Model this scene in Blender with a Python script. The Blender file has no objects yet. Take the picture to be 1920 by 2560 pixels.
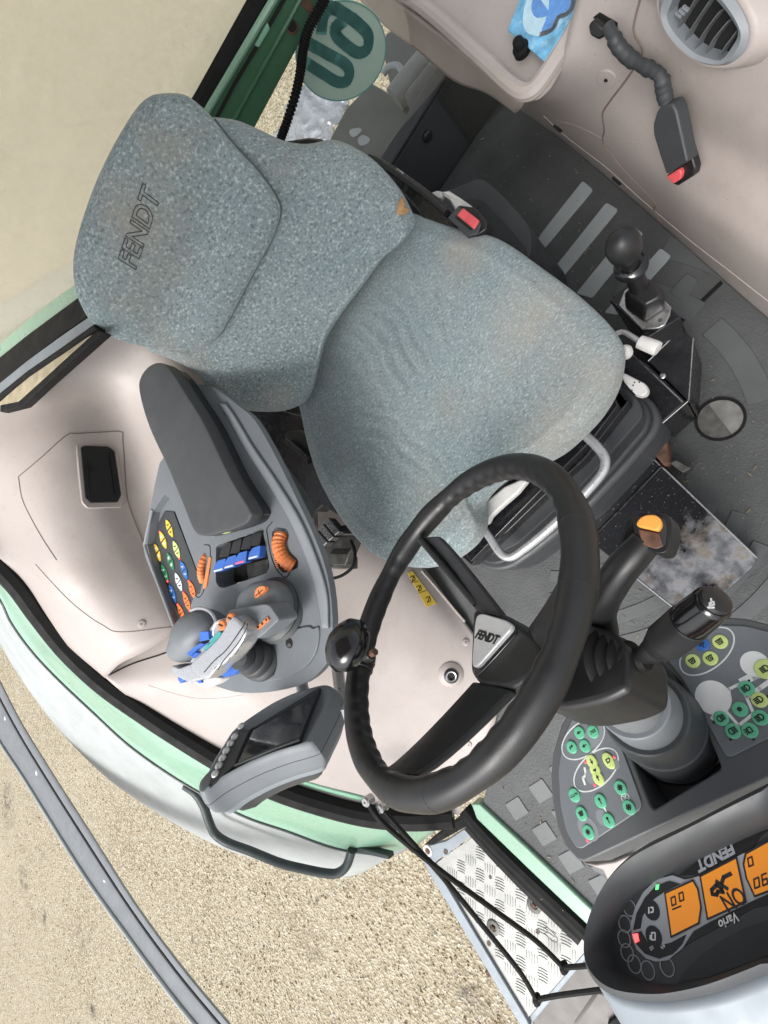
import bpy, bmesh, math, random
from mathutils import Vector, Matrix
random.seed(7)
S = bpy.context.scene
COL = S.collection
V = Vector
R_ = math.radians
# ---------------------------------------------------------------- camera
CR = ((-0.59821634, 0.6824718, 0.41996363), (0.52612392, 0.72980562, -0.43655169), (-0.60442604, -0.04019944, -0.79564638))
CF = 1255.81
CP = V((0, 0, 1.37))
cam_data = bpy.data.cameras.new('camera')
cam = bpy.data.objects.new('camera', cam_data); COL.objects.link(cam)
mw = Matrix.Identity(4)
for i in range(3):
    mw[i][0] = CR[i][0]; mw[i][1] = -CR[i][1]; mw[i][2] = -CR[i][2]; mw[i][3] = CP[i]
cam.matrix_world = mw
cam_data.sensor_fit = 'VERTICAL'; cam_data.sensor_height = 32.0
cam_data.lens = CF / 2560 * 32.0
cam_data.clip_start = 0.01; cam_data.clip_end = 1000
S.camera = cam
S.render.resolution_x = 768; S.render.resolution_y = 1024
# ---------------------------------------------------------------- sky, sun, exposure
SUN_EL, SUN_AZ = R_(55), R_(40)          # azimuth measured from +Y towards +X
w = bpy.data.worlds.new('World'); S.world = w; w.use_nodes = True
nt = w.node_tree; nt.nodes.clear()
sky = nt.nodes.new('ShaderNodeTexSky'); sky.sky_type = 'NISHITA'; sky.sun_disc = False
sky.sun_elevation = SUN_EL; sky.sun_rotation = SUN_AZ; sky.air_density = 1.0; sky.dust_density = 4.0; sky.ozone_density = 1.0
hs = nt.nodes.new('ShaderNodeHueSaturation'); hs.inputs['Saturation'].default_value = 0.22
bg = nt.nodes.new('ShaderNodeBackground'); bg.inputs['Strength'].default_value = 0.13
out = nt.nodes.new('ShaderNodeOutputWorld')
nt.links.new(sky.outputs[0], hs.inputs['Color']); nt.links.new(hs.outputs[0], bg.inputs['Color']); nt.links.new(bg.outputs[0], out.inputs['Surface'])
sun_d = bpy.data.lights.new('sun', 'SUN'); sun_d.energy = 1.3; sun_d.angle = R_(28); sun_d.color = (1.0, 0.97, 0.93)
sun = bpy.data.objects.new('sun', sun_d); COL.objects.link(sun)
sd = V((math.sin(SUN_AZ) * math.cos(SUN_EL), math.cos(SUN_AZ) * math.cos(SUN_EL), math.sin(SUN_EL)))
sun.rotation_euler = sd.to_track_quat('Z', 'Y').to_euler()
sun.location = (0, 0, 8)
S.view_settings.view_transform = 'Standard'; S.view_settings.look = 'None'
S.view_settings.exposure = 1.05; S.view_settings.gamma = 1.0; S.view_settings.use_curve_mapping = False

# ---------------------------------------------------------------- helpers
def ray(px, py):
    a, b = px - 960, py - 1280
    return V((CR[0][0]*a + CR[0][1]*b + CR[0][2]*CF, CR[1][0]*a + CR[1][1]*b + CR[1][2]*CF, CR[2][0]*a + CR[2][1]*b + CR[2][2]*CF))
def at(px, py, z):
    d = ray(px, py); return CP + d * ((z - CP.z) / d.z)
def onp(px, py, P, N):
    d = ray(px, py); return CP + d * ((V(P) - CP).dot(N) / d.dot(N))
def F(pts, k=1.1574):
    return [(p[0]*k, p[1]*k) + tuple(p[2:]) for p in pts]
def zp(x0, y0, s, pts):
    return [(x0 + p[0]/s, y0 + p[1]/s) + tuple(p[2:]) for p in pts]
class Frame:
    """a local plane: origin, in-plane axes u and v, normal n"""
    def __init__(self, o, u, v=None, n=None):
        self.o = V(o); self.u = V(u).normalized()
        if n is None: n = self.u.cross(V(v))
        self.n = V(n).normalized()
        self.v = self.n.cross(self.u).normalized(); self.u = self.v.cross(self.n).normalized()
    def px(self, x, y, off=0.0):
        p = onp(x, y, self.o + self.n*off, self.n) - self.o
        return V((p.dot(self.u), p.dot(self.v)))
    def pxs(self, pts, off=0.0): return [self.px(p[0], p[1], off) for p in pts]
    def w(self, a, b, c=0.0): return self.o + self.u*a + self.v*b + self.n*c
    def m(self):
        m = Matrix.Identity(4)
        for i in range(3): m[i][0] = self.u[i]; m[i][1] = self.v[i]; m[i][2] = self.n[i]; m[i][3] = self.o[i]
        return m
FLOORF = Frame((0, 0, 0), (1, 0, 0), (0, 1, 0))
def hframe(z): return Frame((0, 0, z), (1, 0, 0), (0, 1, 0))
def catmull(P, n=8, closed=False):
    P = [V(p) for p in P]; N = len(P); res = []
    segs = N if closed else N - 1
    for i in range(segs):
        if closed: p0, p1, p2, p3 = P[(i-1) % N], P[i], P[(i+1) % N], P[(i+2) % N]
        else:
            p1, p2 = P[i], P[i+1]
            p0 = P[i-1] if i > 0 else p1*2 - p2
            p3 = P[i+2] if i+2 < N else p2*2 - p1
        for k in range(n):
            t = k / n
            res.append(0.5*((p1*2) + (p2-p0)*t + (p0*2 - p1*5 + p2*4 - p3)*t*t + (p1*3 - p0 - p2*3 + p3)*t*t*t))
    if not closed: res.append(P[-1].copy())
    return res
def rounded(pts, r, n=5):
    """round the corners of a closed 2-D outline; r a number or list"""
    N = len(pts); o = []
    for i in range(N):
        p0, p1, p2 = V(pts[i-1][:2]), V(pts[i][:2]), V(pts[(i+1) % N][:2])
        rr = r[i] if isinstance(r, (list, tuple)) else r
        a, b = (p0-p1), (p2-p1)
        d = min(rr, a.length*0.48, b.length*0.48)
        if d <= 1e-6: o.append(p1); continue
        A, B = p1 + a.normalized()*d, p1 + b.normalized()*d
        for k in range(n+1):
            t = k/n; o.append(A*(1-t)**2 + p1*2*t*(1-t) + B*t*t)
    return o
def new_empty(name, loc, label, cat, group=None):
    o = bpy.data.objects.new(name, None); COL.objects.link(o); o.location = loc; o.empty_display_size = 0.05
    return tag(o, label, cat, group)
def tag(o, label=None, cat=None, group=None, kind=None):
    if label: o['label'] = label
    if cat: o['category'] = cat
    if group: o['group'] = group
    if kind: o['kind'] = kind
    return o
def fix(o, parent):
    if parent is not None:
        o.parent = parent
        o.matrix_parent_inverse = parent.matrix_basis.inverted()
def obj(name, bm, mat, parent=None, smooth=True, ang=35, bevel=0, seg=2, sub=0, solid=0, recalc=True, off=-1, label=None, mats=None):
    if recalc: bmesh.ops.recalc_face_normals(bm, faces=bm.faces)
    me = bpy.data.meshes.new(name); bm.to_mesh(me); bm.free()
    o = bpy.data.objects.new(name, me); COL.objects.link(o)
    for m in (mats or [mat]): me.materials.append(M[m] if isinstance(m, str) else m)
    if smooth:
        me.shade_smooth()
        if ang < 180: me.set_sharp_from_angle(angle=R_(ang))
    if solid:
        md = o.modifiers.new('solid', 'SOLIDIFY'); md.thickness = abs(solid); md.offset = off if solid > 0 else -off
    if bevel:
        md = o.modifiers.new('bevel', 'BEVEL'); md.width = bevel; md.segments = seg; md.limit_method = 'ANGLE'; md.angle_limit = R_(32); md.harden_normals = False
    if sub:
        md = o.modifiers.new('sub', 'SUBSURF'); md.levels = sub; md.render_levels = sub
    fix(o, parent)
    if label: o['label'] = label
    return o
def place(o, mesh_src_name, parent): pass
def copy_of(src, mat4, parent, name=None):
    """another object with the same mesh, placed by a world matrix relative to the source mesh's local space"""
    c = bpy.data.objects.new(name or src.name.split('.')[0], src.data); COL.objects.link(c)
    for md in src.modifiers:
        n = c.modifiers.new(md.name, md.type)
        for p in ('width', 'segments', 'limit_method', 'angle_limit', 'levels', 'render_levels', 'thickness', 'offset'):
            if hasattr(md, p):
                try: setattr(n, p, getattr(md, p))
                except Exception: pass
    fix(c, parent); c.matrix_basis = mat4
    return c
# ---- bmesh builders (all return the bmesh; pass bm to add to one)
def B(): return bmesh.new()
def prism(outl, fr, w0, w1, bm=None, taper=0.0):
    """closed outline in frame coordinates, extruded along the normal from w0 to w1"""
    bm = bm or B()
    n = len(outl)
    c = V((sum(p[0] for p in outl)/n, sum(p[1] for p in outl)/n))
    a = [bm.verts.new(fr.w(p[0], p[1], w0)) for p in outl]
    b = [bm.verts.new(fr.w(p[0] + (c.x-p[0])*taper, p[1] + (c.y-p[1])*taper, w1)) for p in outl]
    bm.faces.new(a[::-1]); bm.faces.new(b)
    for i in range(n): bm.faces.new((a[i], a[(i+1) % n], b[(i+1) % n], b[i]))
    return bm
def loft(rings, bm=None, cap=True, closed=True):
    bm = bm or B()
    vs = [[bm.verts.new(p) for p in r] for r in rings]
    n = len(rings[0])
    for a, b in zip(vs[:-1], vs[1:]):
        for i in range(n if closed else n-1):
            j = (i+1) % n
            try: bm.faces.new((a[i], a[j], b[j], b[i]))
            except ValueError: pass
    if cap and closed:
        for r in (vs[0][::-1], vs[-1]):
            try: bm.faces.new(r)
            except ValueError: pass
    return bm
def tube(P, r, n=12, bm=None, closed=False, cap=True, flat=None):
    """sweep a circle (or an ellipse: flat=(axis, factor)) along points"""
    P = [V(p) for p in P]; N = len(P)
    rs = r if isinstance(r, (list, tuple)) else [r]*N
    if len(rs) != N:
        rs = [rs[min(len(rs)-1, int(i*(len(rs)-1)/(N-1)))] + (rs[min(len(rs)-1, int(i*(len(rs)-1)/(N-1))+1)] - rs[min(len(rs)-1, int(i*(len(rs)-1)/(N-1)))])*((i*(len(rs)-1)/(N-1)) % 1) for i in range(N)]
    T = []
    for i in range(N):
        if closed: t = P[(i+1) % N] - P[i-1]
        else: t = P[min(i+1, N-1)] - P[max(i-1, 0)]
        T.append(t.normalized())
    up = V((0, 0, 1)) if abs(T[0].z) < 0.9 else V((1, 0, 0))
    x = (up - T[0]*up.dot(T[0])).normalized()
    rings = []
    for i in range(N):
        x = (x - T[i]*x.dot(T[i])).normalized(); y = T[i].cross(x)
        ring = []
        for k in range(n):
            a = 2*math.pi*k/n
            ring.append(P[i] + (x*math.cos(a) + y*math.sin(a))*rs[i])
        rings.append(ring)
    if closed: rings.append(rings[0])
    if closed:
        bm = bm or B()
        vs = [[bm.verts.new(p) for p in rg] for rg in rings[:-1]]
        vs.append(vs[0])
        # twist-safe closing: pick the best rotation for the last join
        for q in range(N):
            a, b = vs[q], vs[(q+1) % N]
            sh = 0
            if q == N-1:
                sh = min(range(n), key=lambda s_: sum((a[i].co - b[(i+s_) % n].co).length for i in range(n)))
            for i in range(n):
                j = (i+1) % n
                bm.faces.new((a[i], a[j], b[(j+sh) % n], b[(i+sh) % n]))
        return bm
    return loft(rings, bm, cap)
def lathe(o, ax, prof, n=24, bm=None, cap=True):
    """profile of (distance along axis, radius)"""
    ax = V(ax).normalized(); o = V(o)
    t = V((0, 0, 1)) if abs(ax.z) < 0.9 else V((1, 0, 0))
    x = ax.cross(t).normalized(); y = ax.cross(x)
    rings = [[o + ax*h + (x*math.cos(2*math.pi*k/n) + y*math.sin(2*math.pi*k/n))*max(r, 1e-5) for k in range(n)] for h, r in prof]
    return loft(rings, bm, cap)
def box(fr, u0, u1, v0, v1, w0, w1, bm=None):
    return prism([(u0, v0), (u1, v0), (u1, v1), (u0, v1)], fr, w0, w1, bm)
def ring2(fr, outer, inner, w0, w1, bm=None):
    """a frame: outer and inner outlines with the same number of points"""
    bm = bm or B(); n = len(outer)
    A = [[bm.verts.new(fr.w(p[0], p[1], ww)) for p in o] for o, ww in ((outer, w0), (outer, w1), (inner, w1), (inner, w0))]
    for q in range(4):
        a, b = A[q], A[(q+1) % 4]
        for i in range(n):
            j = (i+1) % n; bm.faces.new((a[i], a[j], b[j], b[i]))
    return bm
def ell(c, a, b, rot=0, n=24):
    co, si = math.cos(rot), math.sin(rot)
    return [V((c[0] + a*math.cos(t)*co - b*math.sin(t)*si, c[1] + a*math.cos(t)*si + b*math.sin(t)*co)) for t in [2*math.pi*k/n for k in range(n)]]
def sheet(rows, nu=8, nv=8, bm=None, fn=None):
    """smooth surface through a control grid of (px, py, z) or world points"""
    G = [[at(*p) if not isinstance(p, Vector) else p for p in r] for r in rows]
    G = [catmull(r, nu) for r in G]
    cols = [catmull([G[j][i] for j in range(len(G))], nv) for i in range(len(G[0]))]
    if fn: cols = [[fn(i/(len(cols)-1), j/(len(c)-1), p) for j, p in enumerate(c)] for i, c in enumerate(cols)]
    return loft(cols, bm, cap=False, closed=False)
def extend(rows, before=0.0, after=0.0, top=0.0):
    """carry a control grid on past its traced ends (world points)"""
    G = [[at(*p) if not isinstance(p, Vector) else p for p in r] for r in rows]
    G = [([r[0] + (r[0]-r[1]).normalized()*before] if before else []) + r + ([r[-1] + (r[-1]-r[-2]).normalized()*after] if after else []) for r in G]
    if top: G.append([a + (a-b).normalized()*top for a, b in zip(G[-1], G[-2])])
    return G
def pillow(outl, fr, front, back, pf=2.6, pb=2.2, rings=18, w0=0.0, fn=None, bm=None, cen=None):
    """soft closed body over an outline (frame coordinates), bulging to both sides"""
    bm = bm or B(); n = len(outl)
    c = V(cen) if cen else V((sum(p[0] for p in outl)/n, sum(p[1] for p in outl)/n))
    def side(h, p, sgn):
        res = []
        for k in range(0, rings+1):
            a = math.pi/2*k/rings
            s_ = math.cos(a) if k < rings else 0.0
            hgt = h*(1 - s_**p)**(1/p)
            row = []
            for q in outl:
                uv = c + (V(q[:2]) - c)*s_
                z = w0 + sgn*hgt
                if fn and sgn > 0: z += fn(uv, s_)
                row.append(fr.w(uv.x, uv.y, z))
            res.append(row)
        return res
    f = side(front, pf, 1); b = side(back, pb, -1)
    rows = b[::-1][1:-1] + f[:-1]
    top = bm.verts.new(f[-1][0]); bot = bm.verts.new(b[-1][0])
    vs = [[bm.verts.new(p) for p in r] for r in rows]
    for a, d in zip(vs[:-1], vs[1:]):
        for i in range(n): bm.faces.new((a[i], a[(i+1) % n], d[(i+1) % n], d[i]))
    for i in range(n):
        bm.faces.new((vs[-1][i], vs[-1][(i+1) % n], top)); bm.faces.new((vs[0][(i+1) % n], vs[0][i], bot))
    return bm
def text_bm(txt, fr, size, pos=(0, 0), depth=0.0006, rot=0.0, bold=0.0, sx=1.0, shear=0.0, w=0.0, align='CENTER', line=0.0):
    cu = bpy.data.curves.new('t', 'FONT'); cu.body = txt; cu.size = size; cu.extrude = depth; cu.offset = bold
    if line: cu.fill_mode = 'NONE'; cu.bevel_depth = line; cu.bevel_resolution = 1; cu.extrude = 0
    cu.align_x = align; cu.align_y = 'CENTER'; cu.shear = shear; cu.resolution_u = 3
    o = bpy.data.objects.new('t', cu); COL.objects.link(o)
    bpy.context.view_layer.update()
    me = bpy.data.meshes.new_from_object(o.evaluated_get(bpy.context.evaluated_depsgraph_get()))
    bpy.data.objects.remove(o)
    bm = B(); bm.from_mesh(me); bpy.data.meshes.remove(me)
    mt = fr.m() @ Matrix.Translation((pos[0], pos[1], w)) @ Matrix.Rotation(rot, 4, 'Z') @ Matrix.Diagonal((sx, 1, 1, 1))
    bmesh.ops.transform(bm, matrix=mt, verts=bm.verts)
    return bm
def strokes(fr, lines, r, w=0.0, bm=None, h=0.0006):
    """flat strokes (printed line work) in frame coordinates"""
    bm = bm or B()
    for L in lines:
        for p, q in zip(L[:-1], L[1:]):
            p, q = V(p), V(q); d = (q-p)
            if d.length < 1e-7: continue
            d.normalize(); nrm = V((-d.y, d.x))*r; p = p - d*r*0.7; q = q + d*r*0.7
            prism([p-nrm, q-nrm, q+nrm, p+nrm], fr, w, w+h, bm)
    return bm

# ---------------------------------------------------------------- materials
M = {}
def nodes(name):
    m = bpy.data.materials.new(name); m.use_nodes = True; M[name] = m
    t = m.node_tree; b = t.nodes['Principled BSDF']
    return m, t, b
def lk(t, a, b): t.links.new(a, b)
def nd(t, ty, **kw):
    n = t.nodes.new(ty)
    for k, v in kw.items():
        if k in n.inputs: n.inputs[k].default_value = v
        else: setattr(n, k, v)
    return n
def ramp(t, fac, stops):
    r = t.nodes.new('ShaderNodeValToRGB'); e = r.color_ramp.elements
    while len(e) < len(stops): e.new(0.5)
    for el, (p, c) in zip(e, stops): el.position = p; el.color = (c if isinstance(c, (tuple, list)) else (c, c, c)) + (1,) if not (isinstance(c, (tuple, list)) and len(c) == 4) else c
    t.links.new(fac, r.inputs[0]); return r.outputs[0]
def mix(t, f, a, b, mode='MIX'):
    n = t.nodes.new('ShaderNodeMix'); n.data_type = 'RGBA'; n.blend_type = mode
    for i, x in ((0, f), (6, a), (7, b)):
        if hasattr(x, 'is_linked') or hasattr(x, 'links'): t.links.new(x, n.inputs[i])
        elif i == 0: n.inputs[0].default_value = x
        else: n.inputs[i].default_value = tuple(x) + (1,) if len(x) == 3 else x
    return n.outputs[2]
def coords(t): return t.nodes.new('ShaderNodeTexCoord').outputs['Object']
def noise(t, co, scale, detail=4, rough=0.55):
    n = nd(t, 'ShaderNodeTexNoise', Scale=scale, Detail=detail, Roughness=rough); lk(t, co, n.inputs['Vector']); return n.outputs['Fac']
def bump(t, b, h, strength=0.2, dist=0.001):
    n = nd(t, 'ShaderNodeBump', Strength=strength, Distance=dist); lk(t, h, n.inputs['Height']); lk(t, n.outputs[0], b.inputs['Normal'])
def plain(name, col, rough=0.5, metal=0.0, var=0.12, vs=9, bs=0, bst=0.15, bd=0.0006, spec=0.5, coat=0, dirt=None, dirt_amt=0.0, ds=6, rv=0.08, speck=0.0):
    m, t, b = nodes(name); co = coords(t)
    n = noise(t, co, vs)
    dk = tuple(c*(1-var) for c in col); lt = tuple(min(1, c*(1+var)) for c in col)
    c = ramp(t, n, [(0.3, dk), (0.7, lt)])
    if dirt:
        n2 = noise(t, co, ds, 6, 0.65)
        c = mix(t, ramp(t, n2, [(0.52, 0.0), (0.72, dirt_amt)]), c, dirt)
    if speck:
        c = mix(t, ramp(t, noise(t, co, 230, 2, 0.5), [(0.685, 0.0), (0.73, speck)]), c, tuple(x*.35 for x in col))
        c = mix(t, ramp(t, noise(t, co, 21, 6, 0.75), [(0.56, 0.0), (0.70, speck*.45)]), c, tuple(x*.62 for x in col))
    lk(t, c, b.inputs['Base Color'])
    n3 = noise(t, co, vs*3)
    lk(t, ramp(t, n3, [(0.3, max(0, rough-rv)), (0.7, min(1, rough+rv))]), b.inputs['Roughness'])
    b.inputs['Metallic'].default_value = metal
    b.inputs['Specular IOR Level'].default_value = spec
    b.inputs['Coat Weight'].default_value = coat
    if bs: bump(t, b, noise(t, co, bs, 3), bst, bd)
    return m
plain('seam', (0.17, 0.13, 0.11), 0.7, var=0.2)
plain('dash_grey', (0.085, 0.090, 0.096), 0.5, var=0.06, vs=10, bs=800, bst=0.12)
plain('beige', (0.385, 0.342, 0.322), 0.48, var=0.05, vs=4, bs=900, bst=0.12, dirt=(0.27, 0.225, 0.20), dirt_amt=0.4, ds=3.2, speck=0.5)
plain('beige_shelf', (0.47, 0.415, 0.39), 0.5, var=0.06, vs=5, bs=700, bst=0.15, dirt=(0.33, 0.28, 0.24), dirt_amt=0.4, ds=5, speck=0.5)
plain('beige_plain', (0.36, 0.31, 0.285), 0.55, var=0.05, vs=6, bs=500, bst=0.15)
plain('black', (0.012, 0.012, 0.013), 0.42, var=0.2, bs=300, bst=0.05)
plain('black_gloss', (0.006, 0.006, 0.007), 0.12, var=0.1, spec=0.6)
plain('black_rubber', (0.006, 0.006, 0.006), 0.7, var=0.2, bs=200, bst=0.2, spec=0.25)
plain('rim_black', (0.012, 0.0125, 0.0135), 0.42, var=0.15, vs=14, bs=700, bst=0.3, bd=0.0005)
plain('black_paint', (0.006, 0.006, 0.008), 0.25, var=0.2, vs=20, dirt=(0.08, 0.075, 0.07), dirt_amt=0.10, ds=60)
plain('charcoal', (0.042, 0.046, 0.050), 0.5, var=0.08, vs=10, bs=800, bst=0.12)
plain('pad', (0.062, 0.066, 0.070), 0.6, var=0.08, vs=8, bs=1200, bst=0.15, dirt=(0.10, 0.105, 0.11), dirt_amt=0.5, ds=7, speck=0.3)
plain('console', (0.150, 0.165, 0.180), 0.5, var=0.06, vs=12, bs=700, bst=0.12, dirt=(0.21, 0.225, 0.24), dirt_amt=0.4, ds=9, speck=0.35)
plain('console_light', (0.22, 0.24, 0.26), 0.5, var=0.06, vs=12, bs=700, bst=0.1)
plain('console_dark', (0.022, 0.024, 0.027), 0.5, var=0.1, vs=12, bs=700, bst=0.1)
plain('silver', (0.50, 0.51, 0.52), 0.32, 0.55, var=0.1, vs=30)
plain('plate_silver', (0.34, 0.36, 0.39), 0.45, 0.1, var=0.05)
plain('js_silver', (0.50, 0.51, 0.53), 0.28, 0.6, var=0.06, vs=12)
plain('badge', (0.62, 0.63, 0.64), 0.4, 0.25, var=0.06, vs=60)
plain('cover_steel', (0.24, 0.235, 0.22), 0.4, 0.7, var=0.3, vs=25)
plain('screen', (0.030, 0.034, 0.040), 0.10, var=0.4, vs=16, coat=0.6)
plain('cream', (0.36, 0.31, 0.21), 0.8, var=0.25, vs=30)
plain('steel', (0.42, 0.42, 0.42), 0.3, 0.9, var=0.2, vs=40)
plain('steel_dull', (0.10, 0.098, 0.09), 0.5, 0.5, var=0.4, vs=40)
plain('grey_metal', (0.23, 0.26, 0.29), 0.5, 0.2, var=0.1, vs=10, bs=80, bst=0.1)
plain('grey_paint', (0.16, 0.17, 0.18), 0.5, 0.1, var=0.1, vs=20, bs=60, bst=0.08)
plain('mint', (0.22, 0.38, 0.275), 0.32, var=0.06, vs=5, coat=0.4, dirt=(0.17, 0.22, 0.17), dirt_amt=0.3, ds=30, speck=0.4)
plain('green', (0.045, 0.125, 0.065), 0.4, var=0.12, vs=8, coat=0.2, dirt=(0.10, 0.20, 0.13), dirt_amt=0.5, ds=8)
plain('green_light', (0.22, 0.42, 0.30), 0.4, var=0.1, vs=8)
plain('fender', (0.36, 0.385, 0.385), 0.5, var=0.06, vs=6, dirt=(0.25, 0.27, 0.27), dirt_amt=0.55, ds=7, speck=0.4)
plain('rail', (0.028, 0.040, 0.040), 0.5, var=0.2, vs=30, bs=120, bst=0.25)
plain('white_plastic', (0.62, 0.61, 0.59), 0.45, var=0.08, vs=30)
plain('white_print', (0.72, 0.73, 0.73), 0.5, var=0.03)
plain('dark_print', (0.015, 0.016, 0.018), 0.6, var=0.05)
plain('orange', (0.72, 0.22, 0.07), 0.45, var=0.1, vs=30)
plain('orange_bright', (0.80, 0.32, 0.06), 0.4, var=0.06, vs=30)
plain('red', (0.62, 0.09, 0.10), 0.4, var=0.15, vs=40)
plain('blue', (0.035, 0.13, 0.48), 0.45, var=0.12, vs=40)
plain('teal', (0.05, 0.30, 0.30), 0.45, var=0.12, vs=40)
plain('key_green', (0.12, 0.46, 0.28), 0.45, var=0.05)
plain('key_lime', (0.56, 0.68, 0.24), 0.45, var=0.05)
plain('key_blue', (0.03, 0.13, 0.42), 0.45, var=0.05)
plain('key_yellow', (0.72, 0.52, 0.06), 0.45, var=0.05)
plain('key_orange', (0.75, 0.19, 0.05), 0.45, var=0.05)
plain('key_darkgreen', (0.03, 0.19, 0.08), 0.45, var=0.05)
plain('key_white', (0.62, 0.65, 0.66), 0.45, var=0.05)
plain('rust', (0.10, 0.05, 0.03), 0.8, var=0.5, vs=60, bs=150, bst=0.5)
plain('piping', (0.085, 0.105, 0.11), 0.9, var=0.2, vs=60)
plain('foam', (0.42, 0.25, 0.11), 0.9, var=0.4, vs=60, bs=200, bst=0.6)
plain('yellow_sticker', (0.66, 0.47, 0.07), 0.45, var=0.05)
plain('dark_void', (0.006, 0.006, 0.006), 0.8, var=0.2)
def emis(name, col, e, base=None):
    m, t, b = nodes(name)
    b.inputs['Base Color'].default_value = (base or col) + (1,); b.inputs['Roughness'].default_value = 0.35
    b.inputs['Emission Color'].default_value = col + (1,); b.inputs['Emission Strength'].default_value = e
emis('lcd', (0.95, 0.30, 0.02), 0.20, (0.42, 0.16, 0.02)); emis('led_red', (1.0, 0.05, 0.05), 2.2); emis('led_green', (0.1, 0.9, 0.2), 1.0); emis('led_pink', (0.9, 0.12, 0.2), 0.4, (0.5, 0.06, 0.1))
# special materials
def mk_fabric():
    m, t, b = nodes('fabric'); co = coords(t)
    mp = nd(t, 'ShaderNodeMapping'); mp.inputs['Rotation'].default_value = (0.3, 0.2, 0.6); mp.inputs['Scale'].default_value = (1, 2.2, 1); lk(t, co, mp.inputs['Vector'])
    fl = noise(t, mp.outputs[0], 165, 1, 0.6)          # light flecks
    fine = noise(t, co, 900, 2, 0.6)
    big = noise(t, co, 7, 4, 0.6)
    base = ramp(t, big, [(0.3, (0.245, 0.310, 0.322)), (0.7, (0.31, 0.368, 0.376))])
    base = mix(t, ramp(t, fine, [(0.35, 0.55), (0.6, 0.0)]), base, (0.075, 0.105, 0.115))
    base = mix(t, ramp(t, fl, [(0.575, 0.0), (0.69, 0.52)]), base, (0.56, 0.63, 0.64))
    base = mix(t, ramp(t, fl, [(0.29, 0.62), (0.45, 0.0)]), base, (0.075, 0.10, 0.11))
    dirt = noise(t, co, 4.5, 5, 0.6)
    base = mix(t, ramp(t, dirt, [(0.54, 0.0), (0.72, 0.45)]), base, (0.27, 0.235, 0.19))
    # soiled places rubbed into the cloth
    spots = [(at(430, 420, .97), .10), (at(330, 560, .97), .09), (at(560, 330, .92), .08), (at(700, 1000, .55), .06), (at(1330, 800, .47), .13), (at(1480, 960, .47), .12), (at(1380, 1100, .47), .10), (at(1150, 620, .46), .08), (at(1250, 1330, .45), .08)]
    dn = noise(t, co, 16, 5, 0.7)
    for P_, r_ in spots:
        d = nd(t, 'ShaderNodeVectorMath', operation='DISTANCE'); d.inputs[1].default_value = P_; lk(t, co, d.inputs[0])
        mr = nd(t, 'ShaderNodeMapRange'); mr.inputs['From Min'].default_value = r_; mr.inputs['From Max'].default_value = 0.0; mr.inputs['To Max'].default_value = 1.0; lk(t, d.outputs['Value'], mr.inputs['Value'])
        mu = nd(t, 'ShaderNodeMath', operation='MULTIPLY'); lk(t, mr.outputs[0], mu.inputs[0]); lk(t, dn, mu.inputs[1])
        base = mix(t, mu.outputs[0], base, (0.34, 0.30, 0.255))
    lk(t, base, b.inputs['Base Color'])
    b.inputs['Roughness'].default_value = 0.95; b.inputs['Specular IOR Level'].default_value = 0.15
    b.inputs['Sheen Weight'].default_value = 0.25; b.inputs['Sheen Roughness'].default_value = 0.5
    wv = nd(t, 'ShaderNodeTexWave', Scale=260.0, Distortion=2.0); wv.bands_direction = 'DIAGONAL'; lk(t, co, wv.inputs['Vector'])
    h = mix(t, 0.5, fl, wv.outputs[0])
    bump(t, b, h, 0.5, 0.0012)
mk_fabric()
def mk_mat(name, c0, c1, bstr, dust):
    m, t, b = nodes(name); co = coords(t)
    v = nd(t, 'ShaderNodeTexVoronoi', Scale=190.0); v.feature = 'F1'; lk(t, co, v.inputs['Vector'])
    big = noise(t, co, 5, 5, 0.65)
    c = ramp(t, big, [(0.3, c0), (0.7, c1)])
    sp = noise(t, co, 260, 2, 0.5)
    c = mix(t, ramp(t, sp, [(0.69, 0.0), (0.74, dust)]), c, (0.28, 0.28, 0.27))
    lk(t, c, b.inputs['Base Color']); b.inputs['Roughness'].default_value = 0.6
    bump(t, b, v.outputs['Distance'], bstr, 0.002)
mk_mat('mat', (0.043, 0.046, 0.047), (0.080, 0.084, 0.085), 0.32, 0.35)
mk_mat('tread', (0.25, 0.275, 0.285), (0.33, 0.36, 0.37), 0.05, 0.3)
mk_mat('stud', (0.11, 0.117, 0.12), (0.15, 0.158, 0.16), 0.05, 0.3)
mk_mat('tread_dull', (0.060, 0.065, 0.067), (0.088, 0.094, 0.096), 0.05, 0.2)
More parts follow.
